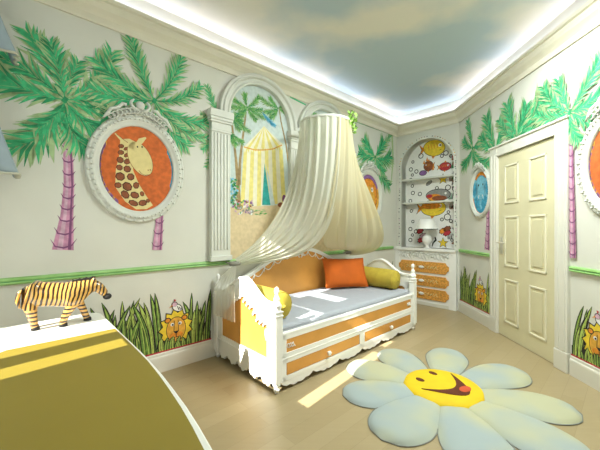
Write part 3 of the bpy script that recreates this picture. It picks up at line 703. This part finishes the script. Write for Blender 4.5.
for i in range(40):
    c = (NX1-.03-.05*R.random(), NZ0+.05+1.6*R.random()); P.ell(c, .018, .028, R.choice(['p_black', 'p_brown', 'p_dgreen', 'p_grey', 'p_red']), 1, n=6, rot=R.random()*3) if inside(c, .03) else None
for c, m_ in (((452, 165), 'p_midgreen'), ((452, 178), 'p_brown'), ((451, 196), 'p_dgreen'), ((452, 206), 'p_brown'), ((450, 236), 'p_grey')):
    x, z = q(*c)
    for k in range(4): P.line([(x-.03+.016*k, z-.05), (x-.035+.02*k, z), (x-.045+.026*k, z+.05)], [.014, .012, .004], 'p_black' if k % 2 else m_, 1)
for c in ((427, 160), (433, 169), (424, 163)):
    x, z = q(*c); P.poly([(x-.02, z-.02), (x+.02, z-.015), (x+.005, z+.05)], 'p_fishor', 6)
P.build('sea_mural', al)
for zc in (2.02, 1.63):
    b = MB(); b.box(NX0+.001, NX1-.001, YB+.01, YB+DEP-.006, zc-.014, zc+.014, 'plaster'); la(b).build('shelf', al, bevel=.003)

# lamp in the alcove
lx_ = NC+.02
lp = thing('table_lamp', 'small table lamp with a white conical shade in the bottom of the alcove', 'lamp', FB, (lx_, YB-.02, NZ0+.001))
b = MB(); b.lathe([(.05, 0), (.055, .01), (.03, .02), (.025, .04), (.06, .08), (.075, .13), (.06, .18), (.025, .22), (.012, .24), (.012, .30)], 'p_white', seg=16); b.build('base', lp)
b = MB(); b.lathe([(.165, .30), (.13, .40), (.095, .46), (.093, .46), (.127, .40), (.162, .30)], 'white', seg=24, caps=False); b.lathe([(.1665, .296), (.1665, .305)], 'p_black', seg=24, caps=False); b.build('lamp_shade', lp)

# chest of drawers
cd = thing('chest_of_drawers', 'white built-in chest with three orange drawers under the alcove', 'chest of drawers', FB, (NC, YB, 0))
cx0, cx1 = -2.765-NC, XB1-.02-NC
b = MB(); b.box(cx0, cx1, -.05, -.001, 0, .86, 'white').box(cx0, cx1, -.085, -.001, .86, .899, 'white').box(cx0+.09, cx1-.11, -.054, -.05, 0, .05, 'trim')
b.box(cx0, cx0+.08, -.062, -.05, .0, .86, 'white').box(cx1-.10, cx1, -.062, -.05, .0, .86, 'white'); b.build('body', cd, bevel=.004)
b = MB()
for k in range(22):
    x = cx0+.06+(cx1-cx0-.12)*k/21
    b.tube([(x+.025*cos(j), -.056, .79+.03*sin(j*1.0+k)+.015*j-.05) for j in range(6)], [.003, .006, .007, .007, .006, .002], 'plaster', 5)
for k in range(12):
    x = cx0+.06+(cx1-cx0-.12)*k/11; b.tube([(x-.04, -.055, .83), (x, -.06, .805), (x+.04, -.055, .83)], .005, 'plaster', 5)
b.build('carved_frieze', cd)
for z0, z1 in ((.515, .69), (.305, .475), (.10, .27)):
    xa, xb = cx0+.10, cx1-.15; zc = (z0+z1)/2
    b = MB(); b.prism([(xa-.03, zc-.03), (xa-.03, zc+.03), (xa, zc+.05), (xa+.02, z1), (xb, z1), (xb+.02, zc+.05), (xb+.05, zc+.03), (xb+.05, zc-.03), (xb+.02, zc-.05), (xb, z0), (xa+.02, z0), (xa, zc-.05)], -.07, -.05, 'drawer_orange')
    d = b.build('drawer', cd, bevel=.006)
    for s in (-1, 1):
        b = MB()
        for k in range(5): b.tube([((xa+xb)/2+s*(.06+.045*k+.018*cos(j)), -.073, zc+.022*sin(j+k)) for j in range(6)], .004, 'p_cream', 4)
        b.build('floral_inlay', d)
    b = MB(); b.ball(((xa+xb)/2, -.085, zc), .03, 'white', 7, (1.5, .6, .8)); b.build('knob', d)

# ------------------------------------------------------------------ daybed
BX0, BX1, BY0, BY1 = 1.465, 3.57, 1.82, 2.71
bed = thing('daybed', 'white carved daybed with orange panels and two drawers along the left wall', 'bed', FL, (BX0, BY0, 0))
L_, D_ = BX1-BX0, BY1-BY0
for ix, x in enumerate((0, L_)):
    for iy, y in enumerate((0, D_)):
        b = MB()
        b.lathe([(.012, 0), (.02, .015), (.026, .03), (.018, .045), (.03, .06), (.034, .08)], 'white', (x, y, 0), 14)
        b.box(x-.033, x+.033, y-.033, y+.033, .08, .60, 'white')
        b.lathe([(.034, .60), (.038, .61), (.03, .625), (.036, .64), (.04, .655), (.030, .67), (.022, .69), (.026, .705), (.018, .72), (.012, .735), (.017, .75), (.021, .765), (.017, .782), (.006, .795)], 'white', (x, y, 0), 14)
        for k in range(2): b.box(x-.038, x+.038, y-.038, y+.038, .575+.03*k, .585+.03*k, 'white')
        b.build('post', bed, bevel=.003)
def bell(y, base=.66, peak=.815):
    t = abs(y-D_/2)/(D_/2)
    return base+(peak-base)*(.5+.5*cos(PI*min(1, t*1.30)))**1.05
def endboard(x, sgn):
    b = MB(); ys = [.03+(D_-.06)*k/40 for k in range(41)]
    def inner(y):
        t = abs(y-D_/2)/(D_/2); return bell(y)-.15-.025*abs(sin(t*9))
    e = .018
    b.strip(ys, lambda y: inner(y), lambda y: bell(y), x-e, x+e, 'white', 'yz')           # carved top rail
    b.strip(ys, lambda y: bell(y)-.016, lambda y: bell(y)+.006, x-e-.01, x+e+.01, 'white', 'yz')
    b.box(x-e, x+e, .03, .10, .14, .56, 'white').box(x-e, x+e, D_-.10, D_-.03, .14, .56, 'white')
    b.box(x-e, x+e, .03, D_-.03, .14, .235, 'white').box(x-e-.008, x+e+.008, .03, D_-.03, .185, .20, 'white')
    o = b.build('footboard' if sgn < 0 else 'headboard', bed, bevel=.003)
    b = MB(); b.strip([.10+(D_-.2)*k/20 for k in range(21)], lambda y: .235, lambda y: inner(y)+.01, x-.008, x+.008, 'orange_wood', 'yz'); tag(b.build('panel', o), 'orange inset panel')
    b = MB()
    b.strip([.03+(D_-.06)*k/60 for k in range(61)], lambda y: .085-.045*abs(sin((y-.03)/(D_-.06)*PI*5))-.02*abs(sin((y)/(D_)*PI*15)), lambda y: .14, x-e*.8, x+e*.8, 'white', 'yz')
    b.build('scalloped_apron', o)
    b = MB()
    for k in range(15):                                                                    # carved leaf edging along the panel
        y = .12+(D_-.24)*k/14; z = inner(y)
        b.ball((x+sgn*(e+.004), y, z-.002), .018, 'white', 5, (.45, 1, .9)); b.ball((x+sgn*(e+.006), y+.018, z-.022), .010, 'white', 4, (.5, 1, 1.3))
    for s in (-1, 1):
        b.tube([(x+sgn*(e+.003), D_/2+s*(.30+.035*cos(j*.9)), .60+.02*sin(j*.9)+.008*j) for j in range(6)], .007, 'white', 5)
        b.tube([(x+sgn*(e+.002), D_/2+s*(D_/2-.105), .46-.03*j+.0*j) for j in range(4)], [.008, .012, .009, .003], 'white', 6)
    b.build('carving', o)
endboard(0, -1); endboard(L_, 1)
# back
def bk(x):
    t = abs(x-L_/2)/(L_/2); return .66+.335*(.5+.5*cos(PI*min(1, t*1.02)))**.8
xs2 = [.03+(L_-.06)*k/60 for k in range(61)]
b = MB(); yb = D_-.01
b.strip(xs2, lambda x: bk(x)-.035, lambda x: bk(x), yb-.02, yb+.02, 'white'); b.strip(xs2, lambda x: bk(x)-.012, lambda x: bk(x)+.008, yb-.03, yb+.028, 'white')
bo = b.build('backboard', bed, bevel=.003)
b = MB(); b.strip(xs2, lambda x: .30, lambda x: bk(x)-.03, yb-.008, yb+.012, 'orange_wood'); tag(b.build('panel', bo), 'orange panel under the white arched rail')
b = MB()
for k in range(12):
    x0 = L_/2-.78+1.56*k/12; x1 = x0+.13; zz = lambda x, d: bk(x)-d
    b.tube([(x0+(x1-x0)*j/6, yb-.014, zz(x0+(x1-x0)*j/6, .045)-.05*sin(PI*j/6)) for j in range(7)], .0045, 'white', 5)
    b.tube([(x0, yb-.014, zz(x0, .035)), (x0-.006, yb-.014, zz(x0, .09))], [.008, .002], 'white', 5)
for s in (-1, 1): b.tube([(L_/2+s*(.02+.05*cos(j*.8)), yb-.016, .90+.025*sin(j*.8)) for j in range(6)], .007, 'white', 5)
tag(b.build('garland', bo), 'white carved swags')
# front
b = MB(); x0, x1 = .033, L_-.033
b.box(x0, x1, -.018, .018, .385, .435, 'white').box(x0, x1, -.021, .02, .420, .438, 'white')
b.box(x0, x1, -.018, .018, .245, .285, 'white').box(x0, x1, -.018, .018, .205, .238, 'white').box(x0, x1, -.021, .016, .234, .248, 'white')
b.box(x0, x1, -.018, .018, .07, .108, 'white').box(x0, x0+.05, -.018, .018, .07, .435, 'white').box(x1-.05, x1, -.018, .018, .07, .435, 'white')
b.box(L_/2-.04, L_/2+.04, -.018, .018, .07, .25, 'white')
ff = b.build('front_frame', bed, bevel=.003)
b = MB(); b.box(x0+.05, x1-.05, -.0145, .008, .285, .385, 'orange_wood'); tag(b.build('side_panel', bed), 'long orange panel above the drawers')
for s in (0, 1):
    b = MB(); c = .13 if s == 0 else L_-.13
    for k in range(5): b.tube([(c-.03+.015*k+.012*cos(j), -.018, .335+.018*sin(j+k)) for j in range(5)], .004, 'white', 4)
    b.build('applique', ff)
for s in (0, 1):
    xa = x0+.055 if s == 0 else L_/2+.045; xb = L_/2-.045 if s == 0 else x1-.055
    b = MB(); b.box(xa, xb, -.0165, .25, .112, .202, 'orange_wood'); d = b.build('drawer', bed, bevel=.004)
    b = MB(); b.lathe([(.008, 0), (.008, .012), (.018, .018), (.022, .026), (.016, .036), (.004, .04)], 'white', seg=12)
    b.v = [((xa+xb)/2+x, -.014-z, .158+y) for x, y, z in b.v]; b.build('knob', d)
b = MB(); b.strip([x0+(x1-x0)*k/160 for k in range(161)], lambda x: .062-.034*abs(sin((x-x0)/(x1-x0)*PI*6))**.8-.01*abs(sin((x-x0)/(x1-x0)*PI*24)), lambda x: .075, -.016, .012, 'white')
b.build('scalloped_apron', ff)
b = MB(); b.box(.03, L_-.03, .02, D_-.03, .29, .315, 'white'); b.build('slat_base', bed)
# mattress
mt = thing('mattress', 'pale grey-blue mattress lying in the daybed', 'mattress', FL, (BX0+L_/2, BY0+D_/2, .317))
b = MB(); b.box(-L_/2+.03, L_/2-.03, -D_/2+.022, D_/2-.035, 0, .165, 'mattress'); o = b.build('cover', mt, bevel=.03); o.modifiers['b'].segments = 4
b = MB()
pp = [(-L_/2+.045, -D_/2+.024), (L_/2-.045, -D_/2+.024)]
b.tube([(pp[0][0], pp[0][1]-.0, .135), (pp[1][0], pp[1][1], .135)], .005, 'mattress', 6); b.build('piping', mt)
def cushion(name, label, cat, F, c, w, h, d, rz, tilt, m, roll=0):
    o = thing(name, label, cat, F, c, rz)
    n = 18; rows_f = []; rows_b = []
    for i in range(n+1):
        rf = []; rb = []
        for j in range(n+1):
            u, v = i/n*2-1, j/n*2-1
            e = (1-abs(u)**3.2)*(1-abs(v)**3.2); th = d/2*e**.55
            pin = 1-.05*(1-abs(v)**2)*abs(u)**6; pin2 = 1-.07*(1-abs(u)**2)*abs(v)**6
            x, z = u*w/2*pin, v*h/2*pin2; th += .004*sin(u*7+v*3)*e
            rf.append(Vector((x, -th, z))); rb.append(Vector((x, th, z)))
        rows_f.append(rf); rows_b.append(rb)
    T = Matrix.Translation((0, 0, h/2*cos(tilt))) @ Matrix.Rotation(-tilt, 4, 'X') @ Matrix.Rotation(roll, 4, 'Y')
    b = MB(); b.grid([[T @ p for p in r] for r in rows_f], m); b.grid([[T @ p for p in r] for r in rows_b], m)
    b.build('cover', o)
    ed = [T @ Vector((u*w/2, 0, v*h/2)) for u, v in [(-1+2*k/12, -1+.07*(1-(-1+2*k/12)**2)) for k in range(13)]+[(1-.05*(1-(-1+2*k/12)**2), -1+2*k/12) for k in range(13)]+[(1-2*k/12, 1-.07*(1-(1-2*k/12)**2)) for k in range(13)]+[(-1+.05*(1-(1-2*k/12)**2), 1-2*k/12) for k in range(13)]]
    b = MB(); b.tube(ed+[ed[0]], .005, m, 6); b.build('seam', o)
    return o
ZM = .317+.165
def bolster(label, c, ln):
    o = thing('bolster', label, 'bolster', FL, c, 0, 'yellow bolsters')
    r = .115; prof = [(.012, -ln/2-.012), (.03, -ln/2-.006), (r*.6, -ln/2+.0), (r*.9, -ln/2+.018), (r, -ln/2+.05), (r*1.03, -ln/4), (r*1.04, 0), (r*1.03, ln/4), (r, ln/2-.05), (r*.9, ln/2-.018), (r*.6, ln/2), (.03, ln/2+.006), (.012, ln/2+.012)]
    b = MB(); b.lathe(prof, 'bolster', seg=28); b.v = [(x, z, y+r*1.045) for x, y, z in b.v]; b.build('cover', o)
    for s in (-1, 1):
        b = MB(); b.tube([(r*.93*cos(2*PI*k/24), s*(ln/2-.022), r*1.045+r*.93*sin(2*PI*k/24)) for k in range(25)], .005, 'bolster', 5); b.build('piping', o)
    for s in (-1, 1):
        b = MB(); b.ball((0, s*(ln/2+.012), r*1.02), .016, 'bolster', 5); b.build('button', o)
bolster('yellow bolster beside the footboard at the near end of the daybed', (1.625, 2.265, ZM+.001), .66)
bolster('yellow bolster at the far end of the daybed behind the orange pillow', (3.405, 2.265, ZM+.001), .66)
cushion('pillow', 'burnt orange rectangular pillow leaning on the back of the daybed', 'pillow', FL, (3.05, 2.44, ZM+.022), .56, .37, .14, .0-.45, .42, 'pillow', roll=.02)

# ------------------------------------------------------------------ canopy
HC = (2.50, 2.27); HRr = .27; HZ = 2.34
cn = thing('bed_canopy', 'sheer cream canopy swept to both sides over the daybed from a round crown', 'canopy', FL, (HC[0], HC[1], HZ))
def lc(p): return (p[0]-HC[0], p[1]-HC[1], p[2]-HZ)
b = MB(); rows = []
for k in range(49):
    a = 2*PI*k/48; rows.append([lc((HC[0]+r*cos(a), HC[1]+r*sin(a), z)) for r, z in ((HRr-.010, HZ+.0), (HRr+.004, HZ+.0), (HRr+.008, HZ+.012), (HRr+.004, HZ+.026), (HRr-.010, HZ+.026), (HRr-.010, HZ+.0))])
b.grid(rows, 'plaster', False)
b.build('crown_ring', cn)
b = MB(); b.tube([lc((HC[0], HC[1]+HRr-.01, HZ+.02)), lc((HC[0], YL-.05, HZ+.02))], .014, 'plaster'); b.lathe([(.05, 0), (.05, .01), (.02, .03)], 'plaster'); b.v[-48:] = [lc((HC[0]+x, YL-.057-z, HZ+.02+y)) for x, y, z in b.v[-48:]]
b.build('wall_bracket', cn)
def hp(phi, r=HRr, z=HZ+.01): a = math.radians(phi); return Vector((HC[0]+r*cos(a), HC[1]+r*sin(a), z))
def drape(name, ph0, ph1, tie, k0, k1, g0, g1, mt, folds, label, spread=.035, amp=.015, nn=64, mm=40, q0=(0, 0, 0), q1=(0, 0, 0)):
    rows = []
    for i in range(mm+1):
        t = i/mm; row = []
        for j in range(nn+1):
            u = j/nn; p0 = hp(ph0+(ph1-ph0)*u)
            p1 = p0+Vector((0, 0, -(k0+(k1-k0)*u)))+Vector(q0).lerp(Vector(q1), u); g = Vector(g0).lerp(Vector(g1), u)
            p3 = Vector(tie)+Vector((0, -.03*sin(u*PI), (.5-u)*spread*2)); p2 = p3+g
            p = p0*(1-t)**3+p1*3*t*(1-t)**2+p2*3*t*t*(1-t)+p3*t**3
            a = math.radians(ph0+(ph1-ph0)*u); out = Vector((cos(a), sin(a), 0)).lerp(Vector((0, -1, 0)), min(1, t*1.2)).normalized()
            env = (.5+.9*sin(PI*min(1, t*1.02)))*(1-t*.45)
            f = sin(u*folds*2*PI+t*1.2+1.4*sin(u*5))+.5*sin(u*folds*3.1*PI+1+t*2)
            p = p+out*(f*amp*env)
            p.y = min(p.y, YL-.085)
            row.append(lc(p))
        rows.append(row)
    b = MB(); b.grid(rows, mt); return tag(b.build(name, cn), label)
TL = (1.62, 2.66, .895); TR = (3.41, 2.66, .895)
drape('curtain', 130, 262, TL, .55, 1.25, (.45, -.12, .30), (1.12, -.16, .0), 'voile', 9, 'near sheer panel swept to the left tieback')
drape('curtain', 250, 350, TR, 1.2, .72, (-1.15, -.15, .0), (.40, -.88, .06), 'voile_warm', 7, 'warmer far panel swept to the right tieback', spread=.05, q1=(.12, -.06, 0))
b = MB()                                                       # tail below the left tieback
def tail(T, x1, y0, y1, zb, name='curtain_tail'):
    b = MB(); rows = []
    for i in range(17):
        t = i/16; k = min(1, t*2.2)**.7
        rows.append([lc((T[0]+(x1-T[0])*k+.012*sin(j*1.3)*t, T[1]+(y0+(y1-y0)*j/30-T[1])*k+(j/30-.5)*.04*(1-k), T[2]-.03+(zb-T[2])*t)) for j in range(31)])
    b.grid(rows, 'voile_thin'); b.build(name, cn)
tail(TL, 1.385, 2.28, 2.66, .47)

for T in (TL, TR):
    b = MB(); b.tube([lc((T[0]+.045*cos(a), T[1]+.025*sin(a), T[2]-.01)) for a in [2*PI*k/16 for k in range(17)]], .022, 'tie', 6)
    b.tube([lc((T[0]-.05, T[1], T[2]-.01)), lc((T[0]-.07, YL-.06, T[2]))], .008, 'tie'); b.build('tieback', cn)
b = MB(); R = random.Random(5)
for k in range(120):                                           # leaf spray on the crown
    a = math.radians(285+60*R.random()); c = hp(0, 0, 0); r = HRr+R.uniform(-.02, .05); p = Vector((HC[0]+r*cos(a), HC[1]+r*sin(a), HZ+R.uniform(-.06, .10)))
    d = Vector((R.uniform(-1, 1), R.uniform(-1, 1), R.uniform(-.6, .8))).normalized(); s = d.cross(Vector((R.random(), R.random(), R.random()))).normalized(); l = R.uniform(.035, .06)
    b.add([lc(p), lc(p+d*l*.5+s*l*.25), lc(p+d*l), lc(p+d*l*.5-s*l*.25)], [(0, 1, 2, 3)], 'leafgreen')
tag(b.build('leaf_spray', cn), 'bunch of green leaves on the crown')

# ------------------------------------------------------------------ desk and zebra
DZT = .72
dk = thing('desk', 'white desk with an olive inlaid top in the lower left corner', 'desk', FL, (0, 1.3, 0))
def dl(p): return (p[0], p[1]-1.3)
def desk_edge(pad):
    c = [(.412, 2.20), (.412, 1.80), (.412, 1.45), (.410, 1.30), (.404, 1.15), (.395, 1.02), (.385, .90), (.372, .79), (.356, .68), (.334, .59), (.303, .52), (.26, .475), (.20, .45), (.12, .44)]
    return [(x-pad*(.75+.75*max(0, min(1, (1.3-y)/.7))), y+(pad if y < .6 else 0)) for x, y in c]
out = [(-.345, .44), (-.345, 2.265), (.365, 2.265), (.395, 2.252), (.408, 2.235)]+desk_edge(0)
b = MB(); b.prism([dl(p) for p in out], DZT-.035, DZT, 'desk', 'xy'); b.build('desktop', dk, bevel=.006)
inn = [(-.045, .47), (-.045, 1.76), (-.035, 1.80), (-.005, 1.825)]+[(.403, 1.83)]+desk_edge(.014)[2:]
b = MB(); b.prism([dl(p) for p in inn], DZT-.006, DZT+.0015, 'olive', 'xy'); tag(b.build('inlay', dk), 'olive yellow inset surface')
b = MB(); b.box(-.32, .33, 2.20-1.3, 2.23-1.3, 0, DZT-.035, 'desk'); b.build('side_panel', dk)
b = MB(); b.box(-.32, .25, .62-1.3, .65-1.3, 0, DZT-.035, 'desk'); b.build('side_panel', dk)
b = MB(); b.box(-.33, -.31, .65-1.3, 2.20-1.3, .25, DZT-.035, 'desk'); b.build('back_panel', dk)

zb = thing('zebra_figurine', 'lacquered gold and brown striped wooden zebra standing on the white desk', 'figurine', FL, (.205, 2.09, DZT+.0015), math.radians(-10))
def skin(name, nodes, edges, parent, m, sub=2):
    me = bpy.data.meshes.new(name); me.from_pydata([n[:3] for n in nodes], edges, []); o = bpy.data.objects.new(name, me); COL.objects.link(o); o.parent = parent
    me.materials.append(M[m])
    md = o.modifiers.new('skin', 'SKIN'); md.use_smooth_shade = True
    for i, n in enumerate(nodes):
        s = me.skin_vertices[0].data[i]; r = n[3]; s.radius = r if isinstance(r, tuple) else (r, r); s.use_root = (i == 0)
    sd = o.modifiers.new('sub', 'SUBSURF'); sd.levels = sd.render_levels = sub
    return o
nodes = [(-.05, 0, .162, .070), (-.115, 0, .172, .066), (-.150, 0, .172, .044), (.02, 0, .160, .071), (.075, 0, .170, .062), (.112, 0, .188, .048), (.142, 0, .196, .040), (.166, 0, .190, .033), (.190, 0, .160, .026), (.206, 0, .134, .019),
         (-.128, .028, .115, .034), (-.122, .028, .07, .021), (-.114, .028, .018, .018), (-.110, .028, .010, .017),
         (-.122, -.028, .115, .034), (-.112, -.028, .07, .021), (-.104, -.028, .018, .018), (-.100, -.028, .010, .017),
         (.058, -.030, .115, .028), (.030, -.032, .07, .020), (.010, -.032, .018, .018), (.014, -.032, .010, .017),
         (.074, .028, .115, .028), (.096, .028, .07, .019), (.114, .028, .018, .017), (.118, .028, .010, .016)]
edges = [(0, 1), (1, 2), (0, 3), (3, 4), (4, 5), (5, 6), (6, 7), (7, 8), (8, 9), (1, 10), (10, 11), (11, 12), (12, 13), (1, 14), (14, 15), (15, 16), (16, 17), (4, 18), (18, 19), (19, 20), (20, 21), (4, 22), (22, 23), (23, 24), (24, 25)]
skin('body', nodes, edges, zb, 'zebra')
b = MB()
b.strip([.05+.105*k/10 for k in range(11)], lambda x: .205+(x-.05)*.1, lambda x: .236+(x-.05)*.10+.003*sin(x*400), -.006, .006, 'p_black'); b.build('mane', zb)
for s in (-1, 1):
    b = MB(); b.tube([(.152, s*.015, .215), (.148, s*.021, .232), (.154, s*.023, .246)], [.010, .012, .001], 'zebra', 6)
    b.build('ear', zb)
b = MB(); b.ball((.212, 0, .127), .0205, 'p_black', 6, (1.1, 1, .9)); b.build('muzzle', zb)
for s in (-1, 1):
    b = MB(); b.ball((.180, s*.024, .184), .0055, 'p_black', 5)
    b.build('eye', zb)
b = MB(); b.tube([(-.145, 0, .200), (-.168, 0, .188), (-.174, 0, .150), (-.166, 0, .112)], [.012, .010, .010, .005], 'zebra', 8); b.build('tail', zb)
for p in ((-.110, .028), (-.100, -.028), (.014, -.032), (.118, .028)):
    b = MB(); b.lathe([(.019, 0), (.018, .012), (.014, .018)], 'p_black', (p[0], p[1], 0), 10); b.build('hoof', zb)

# ------------------------------------------------------------------ blue-grey window swag at the top left
sw = thing('window_curtain', 'blue-grey two-tiered fabric curtain cut by the left edge of the photo', 'curtain', FL, (S0+.01, 2.50, 1.50))
def tier(z0, z1, a0, a1, n0, n1):
    b = MB(); rows = []
    for i in range(13):
        t = i/12; z = z1+(z0-z1)*t; e = a0+(a1-a0)*t**1.4; row = []
        prof = [(S0+.01, n0)]+[(S0+.01+(e-S0-.01)*k/8, n0+.010*sin(k*2.2)*t) for k in range(1, 9)]+[(e+.012*sin(k*2)*t, n0+(n1-n0)*k/8) for k in range(1, 9)]
        rows.append([(x-S0-.01, y-2.5, z-1.5) for x, y in prof])
    b.grid(rows, 'swag'); o = b.build('tier', sw, solid=.012)
    b = MB(); b.tube([rows[-1][k] for k in range(len(rows[-1]))], .008, 'swag_hem', 6); b.build('hem', o)
tier(2.28, 2.76, -.10, .034, 2.52, 2.70); tier(1.56, 2.29, -.13, .040, 2.50, 2.70)

# ------------------------------------------------------------------ daisy rug
RC = (1.09, 2.39)
rg = thing('flower_rug', 'daisy shaped rug with pale petals and a yellow smiling centre on the floor', 'rug', Matrix.Identity(4), (RC[0], RC[1], 0))
for k, (ang, ln, wd) in enumerate([(107, .78, .205), (148, .78, .21), (187, .78, .21), (223, .84, .22), (262, .90, .22), (299, .90, .22), (337, .84, .215), (20, .86, .22), (62, .86, .20)]):
    a = math.radians(ang); b = MB(); n = 22; rows = []
    zt = .036+.005*(k % 2)
    for i in range(n+1):
        t = i/n; r = .20+(ln-.20)*t
        w = wd*(.40+.60*sin(PI/2*min(1, t*1.35)))*math.sqrt(max(0, 1-max(0, (t-.55)/.45)**2.3)); w = max(w, .004)
        row = []
        for j in range(-8, 9):
            v = j/8; e = 1-abs(v)**3; z = zt*(e**.6)*min(1, (1-t)*9)**.5*min(1, .45+t*1.6)+.0015
            x, y = r, v*w*.93; row.append((x*cos(a)-y*sin(a), x*sin(a)+y*cos(a), z))
        rows.append(row)
    b.grid(rows, 'petal'); o = b.build('petal', rg)
    edge = [rows[i][0] for i in range(n+1)]+[rows[n-i][-1] for i in range(n+1)]
    b = MB(); b.tube([(x, y, .005) for x, y, z in edge], .0035, 'rug_seam', 6); b.build('binding', o)
b = MB(); prof = [(.0, .048), (.12, .048), (.22, .044), (.265, .034), (.283, .018), (.285, .001)]
b.lathe([(r if r else .002, z) for r, z in prof[::-1]], 'rug_yellow', seg=48); cc = b.build('centre', rg)
fx = Vector((.809, .588, 0)); fy = Vector((-.588, .809, 0))
def face_poly(name, pts, z, mt, label=None):
    P = MB(); n = len(pts); vs = [fx*x+fy*y+Vector((0, 0, z)) for x, y in pts]+[fx*x+fy*y+Vector((0, 0, z-.02)) for x, y in pts]
    P.add(vs, [tuple(range(n))]+[(i, i+n, (i+1) % n+n, (i+1) % n) for i in range(n)], mt); o = P.build(name, cc)
    if label: o['label'] = label
for ex in (-.09, .09): face_poly('eye', [(ex+.022*cos(2*PI*k/14), .130+.036*sin(2*PI*k/14)) for k in range(14)], .050, 'rug_brown')
up = [(-.205+.41*k/14, .045-.135*sin(PI*k/14)) for k in range(15)]; dn = [(.205-.41*k/14, .045-.245*sin(PI*k/14)) for k in range(1, 14)]
face_poly('mouth', up+dn, .051, 'rug_brown', 'brown open smile')
face_poly('tongue', [(.045+.055*cos(2*PI*k/16), -.150+.034*sin(2*PI*k/16)) for k in range(16)], .0525, 'rug_red')

# ------------------------------------------------------------------ light
w = bpy.data.worlds.new('sky'); sc.world = w; w.use_nodes = True
bgn = w.node_tree.nodes['Background']; bgn.inputs[0].default_value = (.88, .97, 1.0, 1); bgn.inputs[1].default_value = 2.1
sun = bpy.data.lights.new('sun', 'SUN'); sun.energy = 17; sun.angle = math.radians(.35); sun.color = (1, .97, .88)
so = bpy.data.objects.new('sun', sun); COL.objects.link(so)
d = FL.to_3x3() @ Vector((1, .12, -.67)); so.rotation_euler = d.to_track_quat('-Z', 'Y').to_euler()

la_ = bpy.data.lights.new('fill_light', 'AREA'); la_.shape = 'DISK'; la_.size = .9; la_.energy = 105; la_.color = (.93, 1, .97)  # unseen soft fill added overhead to brighten the far walls
lo = bpy.data.objects.new('fill_light', la_); COL.objects.link(lo); lo.location = (1.3, 2.3, 3.0)
cam = bpy.data.cameras.new('camera'); co = bpy.data.objects.new('camera', cam); COL.objects.link(co)
co.location = (0, 0, CH); co.rotation_euler = (PI/2, 0, 0); cam.sensor_width = 36; cam.lens = FPX/600*36; cam.shift_y = 1/600; cam.clip_start = .02
sc.camera = co
vs = sc.view_settings; vs.view_transform = 'Standard'; vs.look = 'None'; vs.gamma = 1; vs.use_curve_mapping = False; vs.exposure = -.12
